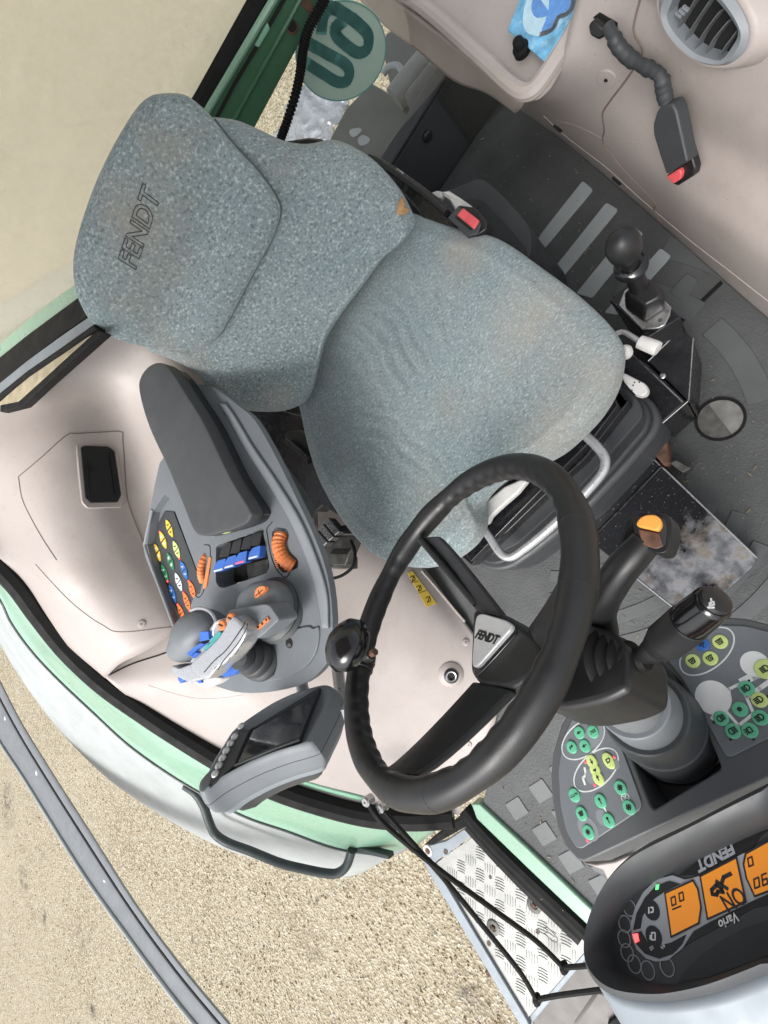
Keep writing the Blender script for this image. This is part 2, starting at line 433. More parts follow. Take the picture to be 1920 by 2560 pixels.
def mk_ground():
    m, t, b = nodes('aggregate'); co = coords(t)
    v = nd(t, 'ShaderNodeTexVoronoi', Scale=62.0); lk(t, co, v.inputs['Vector'])
    s1 = nd(t, 'ShaderNodeSeparateColor'); lk(t, v.outputs['Color'], s1.inputs[0])
    c = ramp(t, s1.outputs[0], [(0.0, (0.11, 0.082, 0.05)), (0.2, (0.24, 0.195, 0.13)), (0.5, (0.37, 0.32, 0.225)), (0.8, (0.48, 0.435, 0.335)), (1.0, (0.60, 0.58, 0.51))])
    v2 = nd(t, 'ShaderNodeTexVoronoi', Scale=150.0); lk(t, co, v2.inputs['Vector'])
    s2 = nd(t, 'ShaderNodeSeparateColor'); lk(t, v2.outputs['Color'], s2.inputs[0])
    c = mix(t, 0.38, c, ramp(t, s2.outputs[1], [(0.0, (0.08, 0.06, 0.035)), (0.4, (0.27, 0.22, 0.14)), (1.0, (0.42, 0.38, 0.28))]))
    big = noise(t, co, 0.9, 5, 0.6)
    c = mix(t, ramp(t, big, [(0.35, 0.0), (0.65, 0.35)]), c, (0.43, 0.38, 0.29))
    st = noise(t, co, 1.6, 6, 0.7)
    c = mix(t, ramp(t, st, [(0.60, 0.0), (0.72, 0.55)]), c, (0.15, 0.12, 0.085))
    v3 = nd(t, 'ShaderNodeTexVoronoi', Scale=24.0); lk(t, co, v3.inputs['Vector'])
    s3 = nd(t, 'ShaderNodeSeparateColor'); lk(t, v3.outputs['Color'], s3.inputs[0])
    near = ramp(t, v3.outputs['Distance'], [(0.10, 1.0), (0.22, 0.0)])
    pick = ramp(t, s3.outputs[2], [(0.86, 0.0), (0.90, 0.8)])
    c = mix(t, mix(t, 1.0, near, pick, 'MULTIPLY'), c, (0.50, 0.47, 0.40))
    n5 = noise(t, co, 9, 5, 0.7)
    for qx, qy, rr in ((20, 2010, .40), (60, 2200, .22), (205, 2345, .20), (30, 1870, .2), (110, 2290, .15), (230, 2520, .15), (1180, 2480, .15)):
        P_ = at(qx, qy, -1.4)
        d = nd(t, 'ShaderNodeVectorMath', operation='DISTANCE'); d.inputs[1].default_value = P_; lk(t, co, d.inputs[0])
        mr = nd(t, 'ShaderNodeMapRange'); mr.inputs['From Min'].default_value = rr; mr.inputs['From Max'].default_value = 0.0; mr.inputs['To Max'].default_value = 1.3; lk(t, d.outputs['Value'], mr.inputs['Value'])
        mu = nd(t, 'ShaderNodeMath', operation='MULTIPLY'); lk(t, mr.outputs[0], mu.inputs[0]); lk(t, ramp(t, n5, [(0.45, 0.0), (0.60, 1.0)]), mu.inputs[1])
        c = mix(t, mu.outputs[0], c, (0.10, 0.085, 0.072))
    dk = noise(t, co, 3.1, 3, 0.5)
    c = mix(t, ramp(t, dk, [(0.735, 0.0), (0.76, 0.7)]), c, (0.085, 0.08, 0.078))
    lk(t, c, b.inputs['Base Color']); b.inputs['Roughness'].default_value = 0.9; b.inputs['Specular IOR Level'].default_value = 0.2
    bump(t, b, v.outputs['Distance'], 0.9, 0.012)
mk_ground()
def mk_worn():
    m, t, b = nodes('worn_plate'); co = coords(t)
    mp = nd(t, 'ShaderNodeMapping'); mp.inputs['Scale'].default_value = (1, 1, 1); lk(t, co, mp.inputs['Vector'])
    # wear has a shape of its own: two rubbed patches in the middle of the plate
    def blob(x, y, r):
        d = nd(t, 'ShaderNodeVectorMath', operation='DISTANCE'); d.inputs[1].default_value = (x, y, 0.07); lk(t, co, d.inputs[0])
        mth = nd(t, 'ShaderNodeMath', operation='DIVIDE'); lk(t, d.outputs['Value'], mth.inputs[0]); mth.inputs[1].default_value = r
        return mth.outputs[0]
    n = noise(t, co, 22, 6, 0.65)
    p1, p2 = at(1800, 1380, 0.07), at(1690, 1445, 0.07)
    mn = nd(t, 'ShaderNodeMath', operation='MINIMUM'); lk(t, blob(p1.x, p1.y, 0.19), mn.inputs[0]); lk(t, blob(p2.x, p2.y, 0.18), mn.inputs[1])
    ad = nd(t, 'ShaderNodeMath', operation='ADD'); lk(t, mn.outputs[0], ad.inputs[0])
    ms = nd(t, 'ShaderNodeMath', operation='MULTIPLY'); lk(t, n, ms.inputs[0]); ms.inputs[1].default_value = 1.1; lk(t, ms.outputs[0], ad.inputs[1])
    wear = ramp(t, ad.outputs[0], [(0.0, 1.0), (1.0, 0.0)]).node
    e = wear.color_ramp.elements; e[0].position = 0.72; e[0].color = (1, 1, 1, 1); e[1].position = 1.0; e[1].color = (0, 0, 0, 1)
    metal = ramp(t, noise(t, co, 17, 5, 0.65), [(0.28, (0.03, 0.031, 0.034)), (0.40, (0.14, 0.145, 0.155)), (0.50, (0.25, 0.255, 0.27)), (0.58, (0.22, 0.185, 0.14)), (0.68, (0.27, 0.275, 0.29))])
    sp = noise(t, co, 170, 2, 0.5)
    blk = mix(t, ramp(t, sp, [(0.66, 0.0), (0.72, 0.7)]), (0.010, 0.011, 0.014), (0.22, 0.20, 0.18))
    lk(t, mix(t, wear.outputs[0], blk, metal), b.inputs['Base Color'])
    lk(t, ramp(t, wear.outputs[0], [(0.0, 0.22), (1.0, 0.5)]), b.inputs['Roughness'])
    bump(t, b, wear.outputs[0], 0.3, -0.001)
mk_worn()
def mk_glass(name, dust, col=(0.85, 0.80, 0.68), rough=0.9):
    m, t, b = nodes(name); t.nodes.remove(b)
    o = t.nodes['Material Output']; co = coords(t)
    tr = nd(t, 'ShaderNodeBsdfTransparent'); tr.inputs[0].default_value = (0.96, 0.97, 0.95, 1)
    df = nd(t, 'ShaderNodeBsdfDiffuse'); df.inputs[0].default_value = col + (1,)
    gl = nd(t, 'ShaderNodeBsdfGlossy'); gl.inputs['Roughness'].default_value = 0.05
    n = noise(t, co, 5, 6, 0.7)
    tl = nd(t, 'ShaderNodeBsdfTranslucent'); tl.inputs[0].default_value = col + (1,)
    m0 = nd(t, 'ShaderNodeMixShader'); m0.inputs[0].default_value = 0.85; lk(t, df.outputs[0], m0.inputs[1]); lk(t, tl.outputs[0], m0.inputs[2])
    m1 = nd(t, 'ShaderNodeMixShader'); lk(t, ramp(t, n, [(0.3, dust*0.6), (0.75, dust)]), m1.inputs[0]); lk(t, tr.outputs[0], m1.inputs[1]); lk(t, m0.outputs[0], m1.inputs[2])
    fr = nd(t, 'ShaderNodeFresnel', IOR=1.25); m2 = nd(t, 'ShaderNodeMixShader'); lk(t, fr.outputs[0], m2.inputs[0]); lk(t, m1.outputs[0], m2.inputs[1]); lk(t, gl.outputs[0], m2.inputs[2])
    lk(t, m2.outputs[0], o.inputs['Surface'])
mk_glass('dusty_glass', 0.62, (1.0, 0.94, 0.79)); mk_glass('clear_glass', 0.06); mk_glass('film', 0.3, (0.8, 0.85, 0.9))
def mk_checker():
    m, t, b = nodes('aluminium'); co = coords(t)
    n = noise(t, co, 14, 5, 0.65)
    c = ramp(t, n, [(0.3, (0.27, 0.275, 0.265)), (0.7, (0.37, 0.37, 0.355))])
    sp = noise(t, co, 40, 4, 0.6)
    c = mix(t, ramp(t, sp, [(0.68, 0.0), (0.75, 0.5)]), c, (0.2, 0.2, 0.18))
    lk(t, c, b.inputs['Base Color']); b.inputs['Metallic'].default_value = 0.35; b.inputs['Roughness'].default_value = 0.5
    bump(t, b, noise(t, co, 120, 3), 0.15, 0.001)
mk_checker()
# ================================================================ SETTING
GZ = -1.4
roof = obj('shading_roof', prism(rounded([(-.22, -1.45), (1.05, -1.45), (1.0, .08), (-.18, .08)], .2, 6), hframe(1.78), 0, .10), 'beige', bevel=.02)  # unseen roof added to shade the cab, cut back to let light in
tag(roof, 'unseen beige roof above the seat, added to shade the cab', kind='structure')
bm = B(); s_ = 240
vs = [bm.verts.new(p) for p in ((-s_, -s_, GZ), (s_, -s_, GZ), (s_, s_, GZ), (-s_, s_, GZ))]; bm.faces.new(vs)
tag(obj('ground', bm, 'aggregate', smooth=False), 'beige exposed aggregate concrete yard under the tractor', kind='structure')
# ---- cab floor with its rubber mat
fl = [at(*p, 0) for p in [(1284, 278), (1500, 415), (1920, 765)]]
flo = [(-0.80, -1.385), (-0.80, 0.9), (0.93, 0.9), (0.93, 0.52), (1.03, 0.14), (0.86, 0.02), (0.86, -0.5), (0.95, -1.385)]
floor = obj('cab_floor', prism(flo, FLOORF, -0.06, 0.0), 'mat', smooth=False)
tag(floor, 'dark grey rubber mat covering the cab floor', kind='structure')
FM = hframe(0.004)
def tread(pts, r=0.006, mat='tread', z0=-.001, z1=0.0038):
    return obj('tread_bar', prism(rounded(FLOORF.pxs(pts), r), FLOORF, z0, z1), mat, floor, bevel=0.0012, seg=1)
Z2 = (960, 0, 1.728); Z4 = (960, 500, 1.728)
tread(zp(*Z2, [(860, 782), (905, 822), (690, 1080), (640, 1070), (700, 985)]), 0.008)
tread(zp(*Z2, [(962, 876), (1014, 908), (775, 1196), (720, 1180)]), 0.008)
tread(zp(*Z2, [(1068, 975), (1122, 1010), (900, 1290), (830, 1270)]), 0.008)
tread(zp(*Z4, [(1195, 208), (1243, 245), (1010, 500), (950, 490)]), 0.008)
tread(zp(*Z4, [(1310, 315), (1362, 350), (1290, 440), (1232, 400)]), 0.008, 'tread_dull')
# concentric ring segments of the mat around the seat
RC = V((0.2, -0.455))
def arc(r0, r1, a0, a1, n=14, mat='tread_dull'):
    o = [V((RC.x + r1*math.cos(R_(a0+(a1-a0)*k/n)), RC.y + r1*math.sin(R_(a0+(a1-a0)*k/n)))) for k in range(n+1)]
    o += [V((RC.x + r0*math.cos(R_(a1+(a0-a1)*k/n)), RC.y + r0*math.sin(R_(a1+(a0-a1)*k/n)))) for k in range(n+1)]
    obj('tread_ring', prism(o, FLOORF, -.001, 0.0026), mat, floor, bevel=0.001, seg=1)
for r0 in (0.30, 0.36, 0.42):
    arc(r0, r0+0.03, 45, 118)
for r0 in (0.48, 0.54):
    arc(r0, r0+0.032, 66, 112)
for r0, a0, a1 in ((0.435, 150, 176), (0.54, 148, 172), (0.44, 182, 208), (0.545, 176, 200), (0.60, 128, 146), (0.50, 128, 145)):
    arc(r0, r0+0.05, a0, a1)
# square studs of the mat at the right front
sq = zp(960, 1950, 2.765, [(920, 195), (1110, 370), (1085, 75), (1295, 560), (1510, 735), (1250, 250), (1690, 900), (1440, 420), (1230, -60), (1400, 90)])
for p in sq:
    c = FLOORF.px(*p); a = 0.026
    obj('tread_stud', prism(rounded([c+V((-a, -a*0.9)), c+V((a, -a*0.9)), c+V((a, a*0.9)), c+V((-a, a*0.9))], 0.004), FLOORF, -.001, 0.003), 'stud', floor, bevel=0.001, seg=1)
# joint between the two mats
j = zp(*Z4, [(1275, 520), (1290, 530), (1465, 362), (1455, 348)])
obj('mat_joint', prism(FLOORF.pxs(j), FLOORF, 0, 0.0015), 'black_rubber', floor, smooth=False)
# round opening with a folded metal plate
hc = FLOORF.px(1800, 1048)
hole = obj('access_opening', ring2(FLOORF, ell(hc, 0.050, 0.050, n=40), ell(hc, 0.044, 0.044, n=40), 0.0, 0.005), 'black_rubber', floor)
hl = FLOORF.pxs(zp(*Z4, [(1395, 895), (1495, 1025)])); dl = (hl[1]-hl[0]).normalized()
a0 = math.atan2(dl.y, dl.x)
def halfdisc(r, a, z0, z1, mat, nm):
    o = [V((hc.x + r*math.cos(a + math.pi*k/20), hc.y + r*math.sin(a + math.pi*k/20))) for k in range(21)]
    return obj(nm, prism(o, FLOORF, z0, z1), mat, hole, smooth=False)
halfdisc(0.0435, a0, 0.0008, 0.0018, 'cover_steel', 'plate_half')
halfdisc(0.0435, a0+math.pi, 0.001, 0.003, 'steel_dull', 'plate_half')
# ---- rear wall of the cab below the window
rw = Frame((0.2, -1.392, 0), (1, 0, 0), n=(0, 1, 0))
def struct(o, label): return tag(o, label, kind='structure')
rear = new_empty('rear_wall', (0.2, -1.39, 0), 'low dark rear wall of the cab behind the seat', 'wall')
obj('panel', box(rw, -1.0, 0.85, -0.205, 0.03, -0.03, 0.0), 'charcoal', rear, bevel=0.006)
obj('edge_strip', box(rw, -1.0, 0.85, -0.222, -0.205, -0.045, 0.006), 'console_dark', rear, bevel=0.004)
pb = onp(*zp(*Z2, [(185, 587)])[0], rw.o, rw.n)
obj('bolt', lathe(pb, (0, 1, 0), [(0, 0.016), (0.006, 0.016), (0.01, 0.011), (0.014, 0.010), (0.015, 0.0)]), 'black', rear)
# ================================================================ RIGHT-HAND SIDE (door sill, trim, fender)
rim = [(-70, 1310, .93), (0, 1415, .88), (52, 1475, .84), (105, 1548, .79), (173, 1632, .73), (262, 1715, .66), (367, 1790, .575), (446, 1842, .51), (545, 1903, .43), (650, 1960, .35), (760, 2002, .26), (900, 2040, .15), (1020, 2052, .075), (1130, 2046, .02)]
gout = [(-70, 1400, .89), (0, 1495, .84), (31, 1557, .80), (80, 1625, .74), (140, 1690, .68), (235, 1780, .60), (320, 1858, .52), (420, 1930, .45), (520, 1990, .37), (615, 2040, .29), (720, 2076, .20), (835, 2117, .10), (940, 2133, .03), (1040, 2115, -.02)]
fout = [(-70, 1490, .62), (0, 1610, .58), (30, 1662, .55), (75, 1730, .50), (126, 1799, .45), (200, 1882, .38), (280, 1955, .31), (370, 2018, .24), (470, 2078, .16), (560, 2122, .08), (670, 2158, -.01), (800, 2192, -.10), (890, 2188, -.15), (965, 2148, -.18)]
def mid(a, b, t, dz=0): return [(p[0]+(q[0]-p[0])*t, p[1]+(q[1]-p[1])*t, p[2]+(q[2]-p[2])*t+dz) for p, q in zip(a, b)]
gasket_in = [(p[0]+d[0], p[1]+d[1], p[2]+0.004) for p, d in zip(rim, [(8, -26)]*14)]
sill = new_empty('door_frame', at(600, 1940, .38), 'mint green curved door frame with black seal along the right side', 'door frame')
obj('green_flange', sheet(extend([[(p[0]+4, p[1]-4, p[2]+.012) for p in rim], mid(rim, gout, .45, .012), mid(rim, gout, .85, .0), gout], .6), 5, 5), 'mint', sill, solid=0.012, ang=180)
gk = extend([[at(p[0]+2, p[1]-5, p[2]+.006) for p in rim]], .6)[0]
obj('seal', tube(catmull(gk, 8), 0.033, 10), 'black_rubber', sill)
inner_green = [(p[0]+12, p[1]-34, p[2]+.0) for p in rim[5:12]]
inner_green2 = [(p[0]+16, p[1]-48, p[2]+.0) for p in rim[5:12]]
obj('inner_flange', sheet([inner_green, mid(inner_green, inner_green2, .5, .004), inner_green2], 6, 3), 'green_light', sill, solid=0.006, ang=180)
fnd = new_empty('rear_fender', at(400, 1980, .35), 'pale grey curved mudguard below the green door frame', 'fender')
obj('shell', sheet(extend([[(p[0]+2, p[1]-6, p[2]-.02) for p in gout], mid(gout, fout, .35, -.005), mid(gout, fout, .7, .01), fout], .6), 5, 5), 'fender', fnd, solid=0.012, ang=180)
# dark edge below the green flange
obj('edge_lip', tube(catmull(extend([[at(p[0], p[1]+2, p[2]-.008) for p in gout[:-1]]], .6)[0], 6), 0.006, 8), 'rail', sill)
# upper trim over the wheel arch with the black insert
trimU = new_empty('side_trim', at(250, 1300, .65), 'beige moulded plastic trim over the right wheel arch with black insert', 'trim panel')
U = [[(-75, 1270, .95), (-5, 1390, .90), (96, 1525, .81), (165, 1610, .755), (262, 1695, .685)],
     [(-75, 1200, .95), (15, 1330, .89), (110, 1440, .83), (190, 1540, .765), (300, 1660, .68)],
     [(-70, 1080, .955), (55, 1200, .885), (150, 1345, .815), (235, 1480, .745), (360, 1630, .645)],
     [(-20, 1010, .925), (130, 1090, .835), (225, 1250, .755), (310, 1420, .68), (430, 1585, .59)],
     [(110, 900, .868), (250, 960, .732), (325, 1120, .648), (400, 1320, .58), (510, 1520, .505)],
     [(240, 800, .80), (390, 850, .66), (450, 1010, .575), (520, 1230, .51), (620, 1460, .44)],
     [(350, 720, .72), (490, 820, .52), (560, 990, .42), (640, 1210, .36), (740, 1400, .30)],
     [(470, 680, .55), (620, 800, .25), (690, 960, .16), (770, 1160, .10), (860, 1320, .08)]]
def bulge(u, v, p):
    return p
mouldU = obj('moulding', sheet(U, 8, 8), 'beige', trimU, solid=0.012, ang=180)
# lower trim down to the floor
trimL = new_empty('lower_trim', at(900, 1700, .2), 'beige plastic lower wall trim with yellow warning sticker beside the seat', 'trim panel')
L_ = [[(190, 1640, .70), (266, 1694, .675), (367, 1764, .585), (551, 1872, .43), (720, 1953, .29), (900, 2004, .15), (1020, 2022, .06), (1150, 2032, .01)],
      [(260, 1620, .655), (330, 1672, .625), (430, 1725, .555), (590, 1812, .425), (740, 1890, .30), (910, 1945, .155), (1040, 1975, .06), (1165, 1985, .008)],
      [(350, 1590, .60), (410, 1640, .57), (520, 1680, .50), (660, 1745, .40), (790, 1815, .28), (940, 1880, .15), (1080, 1920, .055), (1190, 1930, .005)],
      [(420, 1520, .54), (500, 1580, .51), (600, 1600, .44), (720, 1650, .36), (850, 1720, .25), (990, 1790, .135), (1120, 1845, .05), (1215, 1870, .003)],
      [(480, 1430, .49), (560, 1500, .46), (660, 1480, .39), (790, 1510, .28), (910, 1570, .20), (1040, 1660, .12), (1150, 1750, .045), (1236, 1810, .002)],
      [(560, 1330, .42), (660, 1370, .37), (760, 1360, .30), (870, 1385, .20), (985, 1455, .13), (1090, 1560, .075), (1180, 1670, .03), (1247, 1758, .0)],
      [(680, 1210, .28), (780, 1240, .23), (860, 1270, .17), (950, 1310, .09), (1040, 1400, .045), (1120, 1505, .02), (1200, 1610, .006), (1250, 1720, .0)]]
mouldL = obj('moulding', sheet(L_, 7, 7), 'beige', trimL, solid=0.010, ang=180)
# sill strip in the front opening
sf = hframe(0.012)
fs = new_empty('front_sill', at(1320, 2170, 0), 'mint green metal sill with black seal beside the step plate', 'sill')
obj('strip', prism(sf.pxs(zp(960, 1950, 2.765, [(600, 165), (660, 165), (1000, 480), (1420, 880), (1500, 960), (1480, 1080), (1390, 990), (980, 600), (640, 270)])), sf, -0.05, 0.0), 'mint', fs, bevel=0.004)
sp_ = [at(*p, -0.02) for p in zp(960, 1950, 2.765, [(560, 200), (640, 300), (800, 470), (1000, 665), (1200, 850), (1385, 1025), (1470, 1110)])]
obj('seal', tube(catmull(sp_, 6), 0.024, 10), 'black_rubber', fs)
sp2 = [at(*p, -0.07) for p in zp(960, 1950, 2.765, [(600, 290), (770, 475), (980, 690), (1180, 880), (1380, 1070)])]
obj('skirt', tube(catmull(sp2, 6), 0.03, 8), 'dark_void', fs)
# ================================================================ LEFT-HAND SIDE PANEL
lp = new_empty('fender_panel', at(1560, 450, 0), 'beige moulded plastic panel over the left wheel arch with round air vent', 'trim panel')
LP = [[(1305, 262, 0.02), (1420, 345, 0.0), (1560, 462, 0.0), (1680, 566, 0.0), (1800, 672, 0.0), (1960, 808, 0.0)],
      [(1312, 250, 0.10), (1440, 338, .11), (1580, 445, .11), (1700, 545, .11), (1820, 640, .115), (1965, 752, .115)],
      [(1322, 238, .23), (1465, 305, .225), (1600, 400, .22), (1725, 490, .22), (1840, 578, .22), (1970, 675, .22)],
      [(1345, 222, .36), (1490, 255, .31), (1625, 345, .285), (1750, 425, .275), (1860, 500, .27), (1980, 585, .27)],
      [(1400, 160, .43), (1530, 190, .375), (1650, 250, .35), (1770, 325, .335), (1880, 390, .325), (1990, 450, .325)],
      [(1430, 60, .47), (1570, 90, .44), (1680, 150, .43), (1800, 215, .42), (1900, 280, .405), (2010, 330, .405)],
      [(1470, -60, .50), (1600, -10, .49), (1710, 30, .49), (1840, 70, .49), (1940, 130, .48), (2040, 180, .48)],
      [(1500, -160, .53), (1640, -110, .53), (1760, -80, .54), (1880, -50, .54), (1980, 0, .53), (2080, 40, .53)]]
def lpf(u, v, p):
    return p
LPg = [[at(*p) for p in r] for r in LP]
LPg = [r + [r[-1] + V((.02, .30, 0)), r[-1] + V((.03, .60, 0))] for r in LPg]
LPg += [[p + V((-.16, 0, .012)) for p in LPg[-1]], [p + V((-.32, 0, .02)) for p in LPg[-1]]]
mouldP = obj('moulding', sheet(LPg, 8, 8), 'beige', lp, solid=0.012, ang=180)
# shelf / tray with raised rim
SZ = 0.45
sh = new_empty('shelf', at(1150, 60, .45), 'beige plastic shelf with raised rim behind the left panel', 'shelf')
shf = hframe(SZ)
sho = shf.pxs(zp(*Z2, [(-120, -170), (140, -20), (410, 220), (590, 385), (640, 410), (700, 360), (800, 190), (880, 20), (990, -170)]))
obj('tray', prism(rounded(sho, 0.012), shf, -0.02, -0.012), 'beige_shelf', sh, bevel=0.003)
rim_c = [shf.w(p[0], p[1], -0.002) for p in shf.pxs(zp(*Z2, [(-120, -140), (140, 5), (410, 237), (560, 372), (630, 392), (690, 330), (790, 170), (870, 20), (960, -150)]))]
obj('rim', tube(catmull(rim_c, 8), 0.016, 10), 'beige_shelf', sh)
# lower skirt of the shelf
sk0 = zp(*Z2, [(-160, -130), (0, 30), (150, 140), (300, 262), (450, 370), (590, 470)])
sk1 = zp(*Z2, [(-160, -60), (0, 110), (140, 215), (300, 350), (440, 405), (565, 492)])
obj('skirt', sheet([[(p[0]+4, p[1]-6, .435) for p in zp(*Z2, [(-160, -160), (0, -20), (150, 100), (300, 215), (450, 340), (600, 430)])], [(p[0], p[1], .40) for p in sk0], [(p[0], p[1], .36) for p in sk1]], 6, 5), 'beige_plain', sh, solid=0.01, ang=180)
obj('stop', lathe(at(1306, 130, .452), (0.0, 0.1, 1), [(0, 0.016), (0.012, 0.016), (0.016, 0.011), (0.022, 0.0115), (0.03, 0.010), (0.034, 0.006), (0.034, 0.0)]), 'black_rubber', sh)
# seam lines of the panel as dark grooves following the surface
def groove(pts, r, mat, parent, name='joint'):
    return obj(name, tube(catmull([at(*p) for p in pts], 6), r, 6), mat, parent)
# ================================================================ SEAT
seat = new_empty('driver_seat', at(1130, 980, 0), 'worn grey blue fabric driver seat in the middle of the cab', 'seat')
PB = at(900, 800, .45); rec = R_(18)
NB = V((0, math.cos(rec), math.sin(rec)))
BF = Frame(PB, (1, 0, 0), n=NB)
BFb = Frame(PB + NB*(-0.01), (1, 0, 0), n=NB)
bo = F([(432, 262), (500, 258), (560, 280), (612, 304), (665, 312), (720, 303), (765, 318), (812, 350), (860, 405), (886, 452), (893, 478), (870, 510), (828, 545), (780, 610), (735, 670), (703, 722), (688, 775), (674, 832), (655, 862), (615, 880), (568, 883), (520, 878), (476, 860), (445, 832), (415, 795), (365, 768), (310, 740), (300, 640), (330, 480), (380, 330)])
bo = catmull(BF.pxs(bo), 4, True)
def backf(uv, s):
    # lumbar hollow and vertical channel
    return -0.012*math.exp(-((uv.x-0.03)/0.13)**2)*(1-s**4) + 0.0032*math.sin(uv.x*150+uv.y*60)*math.exp(-((uv.y+0.10)/0.07)**2 - ((uv.x+.12)/.12)**2)*(1-s**3) + .004*math.exp(-((s-.88)/.04)**2)
back = obj('backrest', pillow(bo, BF, 0.055, 0.075, 3.2, 2.4, rings=60, fn=backf), 'fabric', seat, ang=180)
ho = F([(345, 203), (395, 204), (430, 226), (462, 258), (505, 312), (560, 372), (598, 428), (604, 462), (588, 512), (548, 585), (505, 668), (470, 726), (430, 748), (385, 752), (330, 748), (265, 733), (205, 700), (172, 648), (159, 595), (162, 535), (182, 462), (212, 382), (252, 302), (292, 238), (318, 212)])
HF = Frame(PB + NB*0.050, (1, 0, 0), n=NB)
ho = catmull(HF.pxs(ho), 4, True)
def headf(uv, s):
    top = 0.52
    return -0.016*math.exp(-((uv.y+0.40)/0.05)**2)*(1-s**5)
head = obj('upper_pad', pillow(ho, HF, 0.034, 0.085, 3.4, 2.2, rings=50, fn=headf), 'fabric', seat, ang=180)
# piping where the upper pad meets the lower cushion
sm = F([(462, 258), (505, 312), (560, 372), (598, 428), (604, 462), (588, 512), (548, 585), (505, 668), (470, 726), (430, 748), (385, 752), (330, 748)])
SF = Frame(PB + NB*0.054, (1, 0, 0), n=NB)
obj('piping', tube(catmull([SF.w(*p) for p in SF.pxs(sm)], 6), 0.0032, 8), 'piping', back)
# embroidered name on the upper pad
def letters(fr, o, u, v, txt, wgt, gap, slant, depth, stroke):
    """block outlined lettering in the frame: o origin, u along, v up"""
    shapes = {'F': [[(0, 0), (0, 1), (.8, 1)], [(0, .52), (.65, .52)]], 'E': [[(.8, 0), (0, 0), (0, 1), (.8, 1)], [(0, .5), (.65, .5)]],
              'N': [[(0, 0), (0, 1), (.8, 0), (.8, 1)]], 'D': [[(0, 0), (0, 1), (.55, 1), (.8, .75), (.8, .25), (.55, 0), (0, 0)]], 'T': [[(0, 1), (.8, 1)], [(.4, 1), (.4, 0)]]}
    ls = []; x = 0
    for ch in txt:
        for L in shapes[ch]:
            ls.append([V(o) + V(u)*(x + p[0]*wgt + p[1]*slant) + V(v)*p[1] for p in L])
        x += wgt*0.8 + gap
    return ls
EF = Frame(PB + NB*0.0838, (1, 0, 0), n=NB)
e0, e1 = EF.px(292*1.1574, 582*1.1574), EF.px(345*1.1574, 428*1.1574)
eu = (e1 - e0); ev = V((-eu.y, eu.x)); ev = ev.normalized()*0.026
if ev.y > 0: ev = -ev
def follow(bm, body_fn): return bm
def emb():
    """stitched outline lettering"""
    L = eu.length
    fr = Frame(EF.w(*((e0+e1)/2 + ev*.5)), EF.u*eu.x + EF.v*eu.y, EF.u*ev.x + EF.v*ev.y)
    return text_bm('FENDT', fr, L*.32, (0, 0), 0.0, 0, .0008, 1.05, .15, 0.0, line=.0006)
# ---- seat cushion
CZ = 0.42
tilt = R_(3)
CFm = Frame(at(1130, 980, CZ), (1, 0, 0), n=V((0, -math.sin(tilt), math.cos(tilt))))
co_ = F([(893, 470), (930, 478), (985, 498), (1050, 512), (1105, 535), (1180, 588), (1250, 640), (1312, 697), (1342, 738), (1349, 772), (1338, 832), (1308, 888), (1268, 934), (1215, 980), (1150, 1012), (1082, 1044), (1040, 1094), (1044, 1140), (1028, 1174), (985, 1208), (930, 1226), (880, 1222), (830, 1205), (785, 1168), (742, 1112), (703, 1042), (680, 975), (664, 905), (655, 850), (670, 780), (720, 680), (790, 580), (850, 500)])
co_ = catmull(CFm.pxs(co_), 8, True)
def cushf(uv, s):
    z = 0.0
    z += -0.012*math.exp(-((uv.x)/0.16)**2 - ((uv.y+0.05)/0.2)**2)
    for cx, cy, ang, sl, sq, amp, wl in ((0.03, -0.19, 80, .12, .10, .0075, .036), (-0.12, -0.14, 62, .10, .05, .0045, .034), (0.16, 0.0, 104, .13, .05, .004, .036)):
        a = R_(ang); dx, dy = uv.x-cx, uv.y-cy
        p, q = dx*math.cos(a)+dy*math.sin(a), -dx*math.sin(a)+dy*math.cos(a)
        z -= 1.7*amp*math.exp(-(p/sl)**2 - (q/sq)**2)*(.5 + .5*math.cos((q + .9*p*p + .006*math.sin(p*40))*6.283/wl))**3
    z += .0045*math.exp(-((s-.88)/.03)**2)
    return z*(1-s**10)
cush = obj('cushion', pillow(co_, CFm, 0.055, 0.07, 4.0, 2.6, rings=84, fn=cushf), 'fabric', seat, ang=180)
tear = new = None
ZA = (460, 0, 2.37); ZB = (1300, 540, 3.318); ZC = (1040, 980, 2.37); ZD = (560, 960, 4.0975); ZE = (980, 380, 4.1475); ZK = (360, 1280, 5.925)
Z5 = (340, 1200, 2.9625); Z6 = (800, 1100, 2.37); Z3 = (1340, 1200, 2.86); Z7 = (1340, 1700, 2.86); Z8 = (1340, 2060, 2.86); ZM = (400, 1650, 2.07); ZS = (960, 1950, 2.765); ZL = (0, 700, 1.728); ZR = (0, 1400, 1.907)
def slab(name, pts, z, t, mat, parent, r=0.0, bevel=0.003, taper=0.0, seg=2, **kw):
    f = hframe(z); o = f.pxs(pts)
    if r: o = rounded(o, r)
    return obj(name, prism(o, f, 0, -t, None, -taper), mat, parent, bevel=bevel, seg=seg, **kw)
def rod(name, pts, r, mat, parent, n=12, k=6):
    return obj(name, tube(catmull([at(*p) for p in pts], k), r, n), mat, parent)
def screw(p, n, parent, mat='beige_plain', r=0.011, nm='screw_cap'):
    o = obj(nm, lathe(p, n, [(-0.002, r*1.15), (0.0, r*1.15), (0.0025, r*0.95), (0.0035, r*0.5), (0.0035, r*0.3), (0.0015, r*0.26), (0.0015, 0)], 18), mat, parent)
    return o
